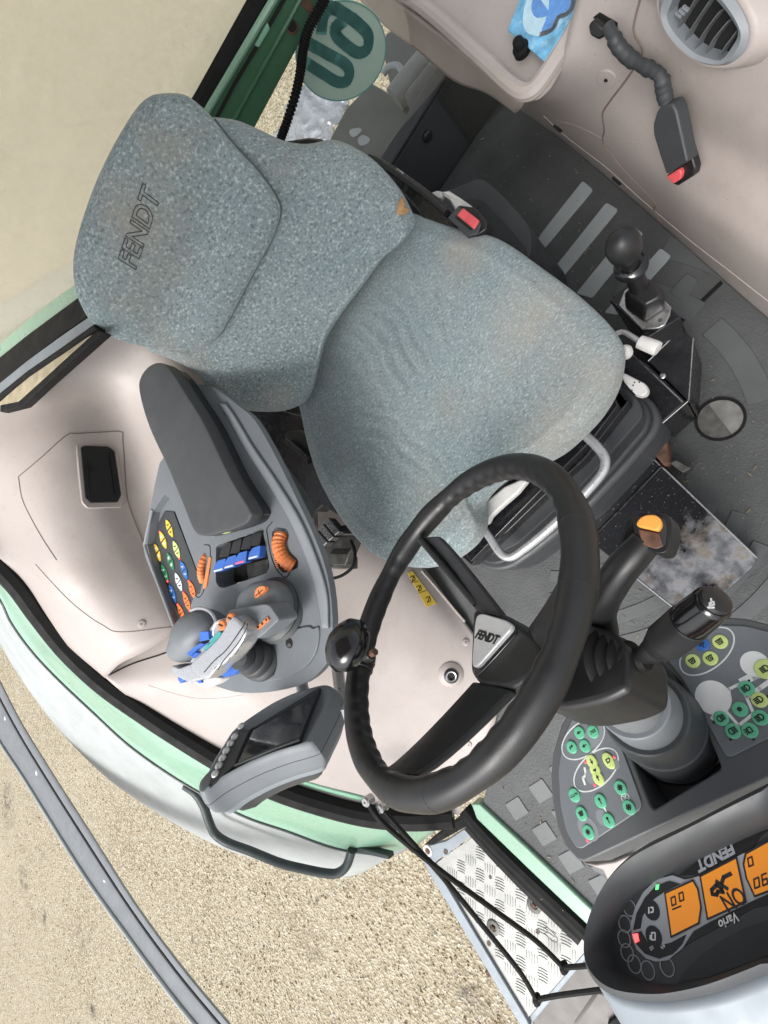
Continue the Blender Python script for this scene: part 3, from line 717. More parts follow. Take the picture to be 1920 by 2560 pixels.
def cut(o, bmc):
    """carve a recess (real geometry) out of an object"""
    me = bpy.data.meshes.new('c'); bmesh.ops.recalc_face_normals(bmc, faces=bmc.faces); bmc.to_mesh(me); bmc.free()
    c = bpy.data.objects.new('c', me); COL.objects.link(c)
    sv = [(m.type, m.width, m.segments) for m in o.modifiers if m.type == 'BEVEL']
    for m in list(o.modifiers): o.modifiers.remove(m)
    md = o.modifiers.new('b', 'BOOLEAN'); md.object = c; md.operation = 'DIFFERENCE'; md.solver = 'EXACT'
    bpy.context.view_layer.update()
    nm = bpy.data.meshes.new_from_object(o.evaluated_get(bpy.context.evaluated_depsgraph_get()))
    o.modifiers.remove(md); old = o.data; o.data = nm; nm.name = old.name
    bpy.data.objects.remove(c); nm.shade_smooth(); nm.set_sharp_from_angle(angle=R_(35))
    for t, wd, sg in sv:
        b = o.modifiers.new('bevel', 'BEVEL'); b.width = wd; b.segments = sg; b.limit_method = 'ANGLE'; b.angle_limit = R_(32)
# ---------------------------------------------------------------- seat: embroidery, tear, mechanism
bm = emb(); obj('lettering', bm, 'console_dark', head, smooth=False)
TF = Frame(PB + NB*0.035, (1, 0, 0), n=NB)
tp = TF.pxs(zp(*ZA, [(1285, 1170), (1305, 1190), (1300, 1215), (1330, 1235), (1320, 1262), (1275, 1275), (1245, 1262), (1262, 1225)]))
obj('torn_foam', pillow(catmull(tp, 3, True), TF, 0.010, 0.01, rings=5), 'foam', back)
slab('recliner_bracket', zp(*ZA, [(1080, 925), (1130, 915), (1260, 990), (1430, 1110), (1570, 1220), (1620, 1290), (1600, 1350), (1540, 1370), (1440, 1320), (1370, 1230), (1280, 1130), (1190, 1040), (1100, 960)]), .43, .07, 'black_paint', seat, bevel=0.004)
slab('hinge_plate', zp(*ZA, [(1240, 1010), (1262, 995), (1300, 1020), (1280, 1050)]), .437, .012, 'steel', seat, bevel=0.002)
rod('hinge_bar', [p + (.435,) for p in zp(*ZA, [(1100, 930), (1230, 1010), (1400, 1130), (1560, 1260)])], 0.007, 'black', seat)
slab('back_shell', zp(*ZA, [(575, 830), (640, 822), (735, 806), (800, 812), (840, 830), (760, 900), (640, 900)]), .60, .05, 'black', seat, bevel=0.008)
lev = slab('recline_lever', zp(*ZE, [(370, 430), (470, 396), (520, 410), (590, 400), (700, 470), (815, 550), (838, 585), (760, 610), (650, 600), (600, 500), (520, 440), (500, 480), (430, 470)]), .405, .014, 'white_plastic', seat, bevel=0.003)
bk = slab('belt_buckle', zp(*ZE, [(578, 680), (695, 548), (860, 570), (985, 720), (975, 800), (900, 850), (785, 888)]), .452, .035, 'black', seat, r=0.004, bevel=0.004)
obj('buckle_frame', prism(hframe(.456).pxs(zp(*ZE, [(585, 682), (692, 560), (928, 742), (890, 850), (782, 880)])), hframe(.456), -0.004, 0.002), 'charcoal', bk, bevel=0.002)
slab('release_button', zp(*ZE, [(672, 652), (738, 576), (902, 706), (846, 796)]), .462, .006, 'red', bk, bevel=0.002)
slab('latch_slot', zp(*ZE, [(650, 680), (665, 665), (830, 790), (815, 815)]), .459, .002, 'dark_void', bk, bevel=0)
# side cover
scv = hframe(.27)
so = scv.pxs(zp(*ZE, [(420, 420), (560, 405), (720, 345), (860, 285), (930, 278), (1000, 315), (1180, 490), (1330, 650), (1415, 760), (1445, 860), (1435, 1100), (1200, 1150), (800, 1000), (500, 700)]))
sc = obj('side_cover', prism(rounded(so, 0.02), scv, 0, -0.26), 'charcoal', seat, bevel=0.012, seg=3)
si = hframe(.275).pxs(zp(*ZE, [(640, 500), (760, 488), (880, 482), (960, 515), (1080, 640), (1230, 800), (1380, 1000), (1390, 1080), (1200, 1120), (800, 1000)]))
obj('cover_panel', prism(rounded(si, 0.012), hframe(.275), 0, -0.01), 'console_dark', sc, bevel=0.004)
obj('cover_screw', lathe(at(*zp(*ZE, [(880, 570)])[0], .275), (0, 0, 1), [(0, .006), (.0015, .006), (.002, .003), (.002, 0)]), 'black', sc)
# base tub
tubo = zp(*ZC, [(1100, -60), (1250, -60), (1350, 10), (1420, 70), (1452, 160), (1432, 235), (1380, 305), (1250, 455), (1030, 690), (880, 815), (700, 962), (570, 1050), (480, 1068), (400, 1050), (320, 1000), (500, 700), (800, 300)])
slab('base_tub', tubo, .22, .16, 'charcoal', seat, r=0.02, bevel=0.01, seg=3)
tubi = zp(*ZC, [(1090, -40), (1240, -40), (1330, 30), (1380, 90), (1395, 160), (1370, 230), (1200, 430), (1000, 650), (860, 760), (650, 930), (520, 1020), (440, 1030), (350, 985), (520, 700), (800, 300)])
slab('base_step', tubi, .245, .03, 'console_dark', seat, r=0.02, bevel=0.008, seg=3)
tubt = zp(*ZC, [(1090, -30), (1230, -30), (1310, 40), (1340, 100), (1340, 150), (1180, 330), (1000, 530), (800, 720), (600, 900), (480, 960), (420, 960), (560, 640), (800, 300)])
slab('base_top', tubt, .26, .02, 'charcoal', seat, r=0.015, bevel=0.006)
slab('slide_rail', zp(*ZC, [(270, 975), (330, 1030), (420, 950), (760, 620), (1000, 400), (1260, 60), (1180, -40), (700, 400)]), .30, .04, 'black_paint', seat, bevel=0.003)
slab('seat_pan', zp(*ZC, [(290, 960), (325, 1010), (760, 570), (1040, 290), (1200, 80), (1120, -100), (700, 200), (300, 700)]), .335, .03, 'black_paint', seat, bevel=0.003)
slab('seat_frame', F([(900, 500), (1120, 560), (1300, 720), (1310, 800), (1180, 960), (1040, 1100), (960, 1180), (830, 1160), (720, 1020), (690, 900), (760, 700)]), .36, .10, 'black', seat, bevel=0.004)
slab('seat_plinth', F([(930, 560), (1120, 620), (1280, 760), (1290, 840), (1170, 980), (1050, 1100), (900, 1120), (790, 1050), (750, 900)]), .10, .10, 'black', seat, bevel=0.004)
rod('adjuster_bar', [p + (.335,) for p in zp(*ZC, [(985, 240), (1060, 310), (1112, 375), (1120, 430), (1095, 490), (1010, 590), (900, 705), (760, 835), (640, 930), (570, 975), (520, 970), (478, 925), (440, 865), (405, 815)])], 0.0095, 'silver', seat)
slab('depth_lever', zp(*ZC, [(365, 690), (520, 560), (620, 515), (660, 525), (600, 600), (480, 705), (440, 745), (425, 780), (395, 790), (385, 740)]), .375, .02, 'white_plastic', seat, bevel=0.004)
# front overhang with the lever knobs
rod('lever_rod', [p + (.36,) for p in zp(*ZB, [(800, 975), (850, 962), (905, 985), (990, 1040)])], 0.005, 'silver', seat)
ka, kb = at(*zp(*ZB, [(985, 1040)])[0], .36), at(*zp(*ZB, [(1125, 1095)])[0], .36)
obj('lever_knob', lathe(ka, kb-ka, [(0, .008), (.002, .012), (.018, .0128), (.034, .0132), (.038, .012), (.039, 0)], 20), 'white_plastic', seat)
wl = slab('weight_lever', zp(*ZB, [(828, 1315), (850, 1298), (885, 1310), (960, 1350), (1030, 1385), (1060, 1425), (1055, 1470), (1010, 1495), (955, 1478), (900, 1420), (860, 1370)]), .33, .016, 'white_plastic', seat, bevel=0.004)
slab('lever_base', zp(*ZB, [(1000, 1380), (1045, 1395), (1072, 1440), (1060, 1485), (1010, 1505), (950, 1490)]), .312, .012, 'white_plastic', wl, bevel=0.003)
for q in ((950, 1380), (990, 1378), (938, 1405), (928, 1448)):
    obj('hole', lathe(at(*zp(*ZB, [q])[0], .3302), (0, 0, 1), [(0, .0016), (.0004, .0016), (.0004, 0)], 10), 'dark_void', wl)
obj('corner_tab', lathe(at(*zp(*ZB, [(870, 1125)])[0], .40), (0, 0, 1), [(-.01, .012), (0, .013), (.008, .009), (.011, 0)], 14), 'white_plastic', seat)
slab('side_channel', zp(*ZB, [(640, 1600), (800, 1420), (905, 1540), (700, 1800)]), .30, .05, 'black_paint', seat, bevel=0.003)
# right-hand slide with the armrest bracket
slab('side_rail', zp(*ZD, [(220, 265), (330, 260), (500, 250), (840, 330), (1100, 900), (1290, 1420), (1010, 1250), (930, 1310), (600, 820)]), .36, .05, 'black_paint', seat, bevel=0.004)
slab('link_plate', zp(*ZD, [(600, 520), (660, 480), (780, 470), (900, 560), (940, 840), (860, 800), (640, 590)]), .385, .02, 'black', seat, bevel=0.004)
rod('link_bar', [p + (.40,) for p in zp(*ZD, [(640, 580), (760, 680), (880, 790)])], 0.009, 'black', seat)
# ---------------------------------------------------------------- armrest slide bracket
sb = new_empty('armrest_bracket', at(780, 1400, .3), 'bare metal slide bracket under the armrest console', 'bracket')
for dx in (0, 62, 124):
    obj('rail', prism(hframe(.42).pxs(zp(*ZD, [(895+dx*0.95, 1540-dx*1.05), (945+dx*0.95, 1500-dx*1.05), (1055+dx, 1625-dx*0.9), (1010+dx, 1665-dx*0.9)])), hframe(.42), 0, -0.03), 'steel', sb, bevel=0.002)
pl = slab('end_plate', zp(*ZD, [(1000, 1680), (1110, 1550), (1370, 1550), (1280, 1760), (1240, 1860), (980, 1850), (960, 1790)]), .385, .03, 'steel_dull', sb, bevel=0.003)
slab('slot', zp(*ZD, [(1085, 1740), (1120, 1690), (1290, 1690), (1250, 1745)]), .387, .003, 'dark_void', pl, bevel=0)
slab('lower_plate', zp(*ZD, [(880, 1540), (1000, 1680), (960, 1800), (1060, 1870), (1300, 1770), (1300, 1900), (1000, 1890), (900, 1700)]), .35, .03, 'steel_dull', sb, bevel=0.003)
rod('cable', [p + (.40,) for p in zp(*ZD, [(1300, 1600), (1340, 1720), (1325, 1860), (1230, 1950), (1120, 1990), (1030, 1985), (960, 1950)])], 0.0042, 'black_rubber', sb)
slab('clamp', zp(*ZD, [(1110, 1470), (1190, 1450), (1290, 1440), (1330, 1540), (1120, 1540)]), .40, .03, 'black', sb, bevel=0.003)
# ---------------------------------------------------------------- gear lever console
gc = new_empty('lever_console', at(*zp(*ZB, [(1150, 1100)])[0], 0), 'black painted steel box with short gear lever left of the seat', 'lever')
boxA = slab('housing', zp(*ZB, [(742, 705), (905, 560), (1100, 640), (1335, 838), (1062, 1010)]), .27, .27, 'black_paint', gc, bevel=0.002)
slab('lid', zp(*ZB, [(1060, 1205), (1335, 935), (1435, 1015), (1395, 1535)]), .19, .19, 'black_paint', gc, bevel=0.002)
slab('rail_box', zp(*ZB, [(800, 1190), (890, 1105), (1050, 1215), (1385, 1540), (1350, 1560), (1175, 1720), (1000, 1560), (830, 1310)]), .185, .185, 'black_paint', gc, bevel=0.002)
for a, b, z, r in (((1435, 1015), (1398, 1530), .1905, .0016), ((890, 1110), (1350, 1545), .186, .002), ((1062, 1205), (1340, 935), .1905, .0012), ((1395, 1535), (1178, 1722), .186, .0012)):
    rod('worn_edge', [zp(*ZB, [a])[0] + (z,), zp(*ZB, [b])[0] + (z,)], r, 'steel', gc, 8, 1)
obj('screw', lathe(at(*zp(*ZB, [(1185, 1330)])[0], .191), (0, 0, 1), [(0, .006), (.004, .006), (.005, .004), (.005, 0)], 8), 'steel', gc)
plate = slab('hex_plate', zp(*ZB, [(815, 742), (868, 612), (945, 568), (1110, 620), (1255, 752), (1242, 822), (1200, 905), (1150, 930), (1012, 942)]), .277, .006, 'steel', gc, bevel=0.0015)
obj('bolt', lathe(at(*zp(*ZB, [(1162, 866)])[0], .277), (0, 0, 1), [(0, .004), (.001, .004), (.001, 0)], 10), 'steel_dull', plate)
# turret: a drum lying across with flat cheeks
gA, gB = at(*zp(*ZB, [(905, 735)])[0], .300), at(*zp(*ZB, [(1165, 735)])[0], .300)
tf = hframe(.278); ta = tf.pxs(zp(*ZB, [(868, 690), (965, 600), (1060, 545), (1200, 680), (1200, 770), (1030, 885), (875, 770)]))
tb = hframe(.318).pxs(zp(*ZB, [(868, 640), (962, 560), (1060, 515), (1195, 640), (1195, 705), (1030, 800), (872, 705)]))
tc = hframe(.335).pxs(zp(*ZB, [(905, 620), (975, 560), (1055, 525), (1160, 640), (1150, 680), (1040, 740), (915, 665)]))
obj('turret', loft([[tf.w(p.x, p.y) for p in ta], [V((p.x, p.y, .318)) for p in tb], [V((p.x, p.y, .335)) for p in tc]]), 'black', gc, bevel=0.004)
s0, s1, s2, s3 = at(*zp(*ZB, [(985, 590)])[0], .33), at(*zp(*ZB, [(940, 460)])[0], .40), at(*zp(*ZB, [(912, 400)])[0], .425), at(*zp(*ZB, [(850, 215)])[0], .50)
ax = (s3 - s0).normalized()
obj('stem', tube([s0, s1, s2], [.017, .015, .014], 16), 'black', gc)
obj('collar', lathe(s1 + (s2-s1)*0.7, ax, [(-.004, .012), (-.004, .027), (0, .029), (.003, .0285), (.004, .024), (.010, .018), (.010, 0)], 28), 'black_gloss', gc)
kl = (s3 - s2).length + 0.022
obj('knob', lathe(s2, ax, [(0, .014), (.012, .0150), (.024, .0155), (.032, .020), (.046, .0265), (.062, .0285), (.078, .0255), (.090, .017), (.096, .007), (.097, 0)], 28), 'black', gc)
# ---------------------------------------------------------------- worn plate on the floor in front of the seat
hp = new_empty('heel_plate', at(1700, 1380, 0), 'black steel floor plate with paint worn to bare metal before the seat', 'floor plate')
slab('plate', [(1616, 1124), (1893, 1393), (1880, 1418), (1800, 1492), (1690, 1524), (1585, 1441), (1490, 1365), (1470, 1300)], .07, .062, 'worn_plate', hp, bevel=0.002)
rod('bright_edge', [(1612, 1126, .071), (1893, 1395, .071)], .0022, 'steel', hp, 8, 1)
rod('bright_edge', [(1588, 1443, .071), (1690, 1524, .071)], .0018, 'steel', hp, 8, 1)
rod('fold', [p + (.074,) for p in zp(*ZC, [(1455, 440), (1060, 850)])], .004, 'black_paint', hp, 8, 1)
slab('hinge', zp(*ZC, [(1440, 240), (1490, 300), (1500, 420), (1470, 440), (1380, 330), (1400, 270)]), .09, .06, 'rust', hp, bevel=0.004)
slab('hinge_ear', zp(*ZC, [(1500, 420), (1540, 400), (1630, 450), (1580, 480)]), .06, .05, 'steel_dull', hp, bevel=0.002)
# ================================================================ STEERING WHEEL
WC = V((.2931, -.1391, .8358)); WN = V((.0558, -.8035, 1)).normalized()
wheel = new_empty('steering_wheel', WC - WN*0.10, 'black three-spoke steering wheel with finger grips and silver hub badge', 'steering wheel')
WF = Frame(WC, (1, 0, 0), n=WN)
RR = 0.2
def rimp(a, rad=RR, off=0.0): return WF.w(rad*math.cos(a), rad*math.sin(a), off)
N = 180; rings = []
# angles of the spokes, found from where they meet the rim in the photograph
def wang(px, py):
    p = WF.px(px, py); return math.atan2(p.y, p.x)
SPK = [wang(*zp(*Z6, [(600, 600)])[0]), wang(*zp(*Z6, [(620, 1780)])[0]), wang(*zp(*Z6, [(1500, 700)])[0])]
for i in range(N):
    a = 2*math.pi*i/N
    dmin = min(abs((a - s + math.pi) % (2*math.pi) - math.pi) for s in SPK)
    grip = 1.0 - 0.10*math.exp(-((dmin-0.42)/0.12)**2) + 0.05*math.exp(-((dmin-0.16)/0.1)**2)
    ring = []
    for k in range(20):
        t = 2*math.pi*k/20
        r = 0.0160*grip
        c, s = math.cos(t), math.sin(t)
        rr = r*(1 + (0.075*max(0, -c)*math.sin(a*50)*(1 if dmin > 0.25 else 0)))       # finger waves on the inner side
        ring.append(WF.w((RR + rr*c*1.02)*math.cos(a), (RR + rr*c*1.02)*math.sin(a), rr*s*1.08))
    rings.append(ring)
bm = B(); vs = [[bm.verts.new(p) for p in r] for r in rings]
for i in range(N):
    a, b = vs[i], vs[(i+1) % N]
    for k in range(20): bm.faces.new((a[k], a[(k+1) % 20], b[(k+1) % 20], b[k]))
rimo = obj('rim', bm, 'rim_black', wheel, ang=180)
for s in SPK:                       # moulded seams beside each spoke
    for d in (-.17, .17):
        pts = [WF.w((RR + .0166*math.cos(t))*math.cos(s+d), (RR + .0166*math.cos(t))*math.sin(s+d), .0176*math.sin(t)) for t in [2*math.pi*k/24 for k in range(24)]]
        obj('seam', tube(pts, .0007, 5, closed=True), 'black', rimo)
HUBW = -0.075
HF_ = Frame(WC + WN*HUBW, (1, 0, 0), n=WN)
HB = Frame(WC + WN*(HUBW+0.012), (1, 0, 0), n=WN)
badge = HB.pxs(zp(*Z6, [(932, 1040), (965, 1028), (1110, 1072), (1140, 1098), (1130, 1125), (935, 1345), (905, 1345), (905, 1290), (920, 1090)]))
hc2 = sum(badge, V((0, 0)))/len(badge)
hub_o = HF_.pxs(zp(*Z6, [(915, 1020), (975, 985), (1130, 1050), (1240, 1130), (1310, 1200), (1330, 1300), (1280, 1400), (1190, 1450), (1120, 1480), (960, 1460), (900, 1380)]))
hub = obj('hub', prism(rounded(hub_o, 0.01), HF_, -0.03, 0.004), 'rim_black', wheel, bevel=0.006, seg=3)
bd = obj('badge', prism(rounded(badge, 0.005), HB, -0.006, 0.001), 'badge', hub, bevel=0.0015)
obj('badge_base', prism([hc2 + (p-hc2)*1.1 + V((.004, .002)) for p in badge], HB, -0.016, -0.006), 'black_gloss', hub, bevel=0.002)
b0, b1 = HB.px(*zp(*Z6, [(930, 1152)])[0]), HB.px(*zp(*Z6, [(1052, 1190)])[0])
bu = (b1-b0)
obj('lettering', text_bm('FENDT', HB, bu.length*0.36, (b0+b1)/2, .0004, math.atan2(bu.y, bu.x), .0006, 0.92, 0.3, .0014), 'dark_print', bd, smooth=False)
def spoke(pts_out, pts_in, nm='spoke'):
    """pts_out / pts_in: the two edges at rim and hub, pixel; swept as a solid bar that drops from rim plane to hub plane"""
    A = [WF.px(*p) for p in pts_out]; Bq = [HF_.px(*p) for p in pts_in]
    rings = []
    for k in range(9):
        t = k/8; e = t*t*(3-2*t)
        w0 = -0.004 + (HUBW + 0.004)*(t**0.8)
        l = A[0] + (Bq[0]-A[0])*t; r = A[1] + (Bq[1]-A[1])*t
        th = .011
        mid_ = (l+r)/2
        rings.append([WF.w(l.x, l.y, w0-th), WF.w(l.x, l.y, w0), WF.w(l.x*.7+r.x*.3, l.y*.7+r.y*.3, w0+.004), WF.w(l.x*.3+r.x*.7, l.y*.3+r.y*.7, w0+.004), WF.w(r.x, r.y, w0), WF.w(r.x, r.y, w0-th)])
    return obj(nm, loft(rings), 'rim_black', wheel, bevel=0.003)
s1 = spoke(zp(*Z6, [(555, 590), (690, 560)]), zp(*Z6, [(940, 1035), (1110, 1070)]))
s2 = spoke(zp(*ZM, [(1110, 585), (1300, 590)]), zp(*Z6, [(905, 1430), (1140, 1480)]))
s3 = spoke(zp(*Z6, [(1440, 660), (1540, 900)]), zp(*Z6, [(1230, 1110), (1310, 1250)]))
# rib on the first spoke
rb = [WF.w(*WF.px(*zp(*Z6, [(600, 590)])[0]), .002), HF_.w(*HF_.px(*zp(*Z6, [(960, 990)])[0]), .010)]
obj('spoke_rib', tube(rb, .0055, 8), 'rim_black', s1)
# spinner knob on the rim
ka_ = wang(*zp(*Z6, [(210, 1320)])[0])
kn = new_empty('spinner_knob', rimp(ka_), 'glossy black spinner knob clamped on the steering wheel rim', 'knob')
kp = WF.w(*WF.px(*zp(*Z6, [(165, 1215)])[0], .045), .045)
kb_ = WF.w(*WF.px(*zp(*Z6, [(230, 1330)])[0]), .0)
kax = (WN*1.0 + (kp-kb_).normalized()*0.25).normalized()
obj('ball', lathe(kp - kax*.022, kax, [(0, .010), (.003, .022), (.010, .0335), (.022, .0385), (.034, .0345), (.043, .024), (.048, .012), (.0495, 0)], 32), 'black_gloss', kn, ang=180)
ta_ = V((-math.sin(ka_), math.cos(ka_)))
def rimband(nm, a0, a1, rt, mat, par):
    rt = rt*.93
    rs = []
    for q in range(7):
        a = a0 + (a1-a0)*q/6
        rs.append([WF.w((RR + rt*math.cos(t))*math.cos(a), (RR + rt*math.cos(t))*math.sin(a), rt*1.05*math.sin(t)) for t in [2*math.pi*k/20 for k in range(20)]])
    return obj(nm, loft(rs), mat, par, bevel=.0015)
rimband('clamp_band', ka_-.09, ka_+.09, .0212, 'black', kn)
rimband('clamp_ring', ka_-.035, ka_+.035, .0232, 'black_gloss', kn)
ci = WF.w((RR-.022)*math.cos(ka_+.03), (RR-.022)*math.sin(ka_+.03), 0.004)
cd = WF.w((RR-.06)*math.cos(ka_+.03), (RR-.06)*math.sin(ka_+.03), 0.004)
obj('clamp_lug', tube([ci, ci + (cd-ci).normalized()*.016], .009, 10), 'black', kn, bevel=.002)
obj('clamp_bolt', tube([ci + (cd-ci).normalized()*.012, ci + (cd-ci).normalized()*.026], .0055, 6), 'rust', kn)
# ================================================================ STEERING COLUMN
colm = new_empty('steering_column', at(1700, 1830, .5), 'grey steering column with black switch housing under the wheel', 'steering column')
CA = WC - WN*.10
hz = Frame(WC - WN*.135, (1, 0, 0), n=WN)
hous = hz.pxs(zp(*Z3, [(60, 1640), (150, 1250), (250, 1050), (390, 1030), (600, 1110), (720, 1230), (715, 1460), (695, 1530), (560, 1600), (390, 1640), (250, 1665)]))
obj('switch_housing', prism(rounded(hous, .012), hz, -.055, .012), 'black', colm, bevel=.008, seg=3)
hz2 = Frame(WC - WN*.195, (1, 0, 0), n=WN)
hous2 = hz2.pxs(zp(*Z3, [(160, 1600), (250, 1450), (480, 1380), (712, 1440), (690, 1540), (480, 1640), (250, 1665)]))
c0 = onp(*zp(*Z7, [(560, 60)])[0], WC - WN*.19, WN); 
colax = (at(*zp(*Z7, [(1010, 420)])[0], .52) - c0).normalized()
obj('upper_tube', lathe(c0 - colax*.03, colax, [(0, .035), (.09, .037), (.10, .039), (.105, .036), (.105, 0)], 36), 'grey_paint', colm, bevel=.002)
obj('middle_tube', lathe(c0 + colax*.055, colax, [(0, .044), (.05, .046), (.056, .048), (.060, .045), (.060, 0)], 36), 'console', colm, bevel=.002)
obj('lower_boot', lathe(c0 + colax*.10, colax, [(0, .053), (.012, .056), (.05, .058), (.054, .061), (.058, .059), (.10, .063), (.104, .066), (.108, .064), (.16, .068), (.16, 0)], 36), 'charcoal', colm, bevel=.002)
# shuttle lever with the orange button
sl = new_empty('shuttle_lever', at(1500, 1590, .72), 'black curved lever with orange button left of the steering column', 'lever')
arm = zp(*Z3, [(500, 1085, .73), (470, 960, .755), (490, 850, .775), (545, 740, .79), (610, 640, .80), (700, 540, .805), (790, 440, .805)])
P = catmull([at(*p) for p in arm], 6)
rw_ = [.0145 + .003*math.sin(i/len(P)*3.14) for i in range(len(P))]
obj('arm', tube(P, rw_, 16), 'black', sl, ang=180)
web = hframe(.785)
obj('web', prism(web.pxs(zp(*Z3, [(430, 660), (545, 560), (640, 300), (700, 220), (760, 500), (600, 620), (480, 800), (420, 840)])), web, -.02, 0), 'black', sl, bevel=.004)
hd_ = Frame(at(*zp(*Z3, [(830, 360)])[0], .815), (1, 0, 0), n=(-.05, -.25, 1))
ho_ = hd_.pxs(zp(*Z3, [(675, 208), (820, 240), (930, 232), (975, 300), (965, 430), (930, 520), (860, 525), (750, 470), (710, 400)]))
hdo = obj('head', prism(rounded(ho_, .006), hd_, -.03, 0), 'black', sl, bevel=.005, seg=3)
ins = hd_.pxs(zp(*Z3, [(720, 260), (850, 250), (920, 270), (940, 340), (925, 470), (860, 500), (760, 465), (730, 370)]))
obj('inset', prism(rounded(ins, .004), hd_, 0, .0012), 'console_dark', hdo, bevel=.0008)
obr = hd_.pxs(zp(*Z3, [(735, 325), (760, 285), (810, 262), (870, 262), (905, 285), (918, 330), (890, 378), (745, 345)]))
obj('button', prism(rounded(obr, .003), hd_, .001, .009), 'orange_bright', hdo, bevel=.002, seg=3)
obj('rocker_plate', prism(hd_.pxs(zp(*Z3, [(738, 355), (888, 385), (915, 480), (850, 495), (765, 462)])), hd_, .001, .003), 'rust', hdo, bevel=.001)
# indicator stalk
il = new_empty('indicator_stalk', at(1560, 1640, .72), 'black ribbed indicator stalk with horn symbol on its end cap', 'stalk')
i0, i1 = at(*zp(*Z3, [(470, 1300)])[0], .775), at(*zp(*Z3, [(720, 1290)])[0], .79)
bx = (i1-i0)
prof = []
for k in range(4):
    h = bx.length*k/4
    r = .0345 - .0045*k
    prof += [(h, r*.86), (h+.004, r), (h+bx.length/4*.6, r*.96), (h+bx.length/4*.95, r*.78)]
prof += [(bx.length, .014), (bx.length+.012, .010), (bx.length+.012, 0)]
obj('bellows', lathe(i0, bx, prof, 28), 'black_rubber', il)
g0, g1, g2, g3 = at(*zp(*Z3, [(690, 1300)])[0], .79), at(*zp(*Z3, [(850, 1215)])[0], .80), at(*zp(*Z3, [(1130, 1000)])[0], .825), at(*zp(*Z3, [(1250, 890)])[0], .85)
gx = (g3-g1).normalized()
obj('neck', tube(catmull([g0, (g0+g1)/2, g1 + gx*.01], 5), [.008, .009, .015], 16), 'black', il)
Lg = (g2-g1).length
gp = [(0, .010), (.006, .015), (.018, .0180)]
nr = 34
for k in range(nr):
    h = .02 + (Lg-.02)*k/nr; gp += [(h, .0187), (h+(Lg-.02)/nr*.5, .0180)]
gp += [(Lg, .0187), (Lg+.001, .0178), (Lg+.001, 0)]
obj('grip', lathe(g1, gx, gp, 30), 'black', il)
Lc = (g3-g1).length
cap = obj('cap', lathe(g1, gx, [(Lg+.001, .0172), (Lg+.012, .0178), (Lc, .0165), (Lc+.002, .0165), (Lc+.005, .0145), (Lc+.005, 0)], 30), 'black_gloss', il)
obj('push_button', lathe(g1, gx, [(Lc+.004, .0135), (Lc+.009, .0128), (Lc+.0105, .010), (Lc+.0112, 0)], 30), 'black', cap)
hn = Frame(g1 + gx*(Lc+.0114), V((1, 0, 0)) - gx*gx.x, n=gx)
h0 = hn.px(*zp(*Z3, [(1252, 885)])[0])
hs_ = hn.pxs(zp(*Z3, [(1232, 900), (1262, 880), (1262, 850)]))
lines = [hn.pxs(zp(*Z3, L)) for L in ([(1230, 912), (1270, 912)], [(1250, 912), (1250, 850)], [(1250, 870), (1268, 872), (1270, 892), (1252, 898)], [(1240, 900), (1240, 880)])]
obj('horn_symbol', strokes(hn, lines, .0007, 0, None, .0006), 'white_print', cap, smooth=False)
# ================================================================ DASH CONSOLE WITH KEYPADS
DN = V((0, -.42, .91)).normalized()
DFr = Frame(at(1500, 1950, .60), (1, 0, 0), n=DN)
dash = new_empty('dash_console', at(1600, 2000, .5), 'grey dashboard console with green and lime membrane keys around the steering column', 'dashboard')
dout = zp(*Z7, [(330, 205), (230, 240), (180, 320), (120, 520), (104, 680), (115, 860), (150, 1050), (205, 1190), (300, 1290), (350, 1300), (480, 1240), (760, 1110), (1100, 950), (1340, 840), (1659, 700), (1900, 600), (1900, -420), (1659, -400), (1500, -440), (1300, -455), (1130, -390), (990, -290), (900, -140), (1040, 20), (1180, 280), (1322, 610), (1310, 645), (845, 925), (818, 900), (700, 600), (600, 380), (480, 250), (400, 212)])
dsh = obj('body', prism(DFr.pxs(dout), DFr, -.07, 0), 'dash_grey', dash, bevel=.007, seg=3)
flo2 = zp(*Z7, [(380, 180), (480, 240), (600, 380), (700, 600), (850, 940), (1340, 660), (1180, 280), (1040, 20), (900, -140), (700, -200), (450, 0)])
obj('column_well', prism(Frame(DFr.o - DN*.05, (1, 0, 0), n=DN).pxs(flo2), Frame(DFr.o - DN*.05, (1, 0, 0), n=DN), -.01, 0), 'charcoal', dash, bevel=.002)
# slanted block in the well behind the column
wb = Frame(at(*zp(*Z7, [(1050, 700)])[0], .56), (1, 0, 0), n=(0, -.35, .94))
obj('well_ramp', prism(wb.pxs(zp(*Z7, [(640, 420), (850, 700), (980, 840), (1300, 640), (1200, 330), (1000, 480), (800, 460)])), wb, -.03, 0), 'charcoal', dash, bevel=.006, seg=3)
lin = zp(*Z7, [(275, 250), (480, 262), (600, 440), (690, 680), (762, 880), (748, 930), (335, 1205), (292, 1198), (222, 1080), (180, 900), (165, 650), (200, 420)])
kl = obj('key_panel', prism(rounded(DFr.pxs(lin), .006), DFr, 0, .0022), 'console', dash, bevel=.0012)
rin = zp(*Z7, [(935, -150), (1010, -235), (1130, -330), (1300, -390), (1500, -385), (1659, -345), (1900, -300), (1900, 310), (1659, 420), (1405, 548), (1370, 545), (1345, 520), (1050, -10)])
kr = obj('key_panel', prism(rounded(DFr.pxs(rin), .006), DFr, 0, .0022), 'console', dash, bevel=.0012)
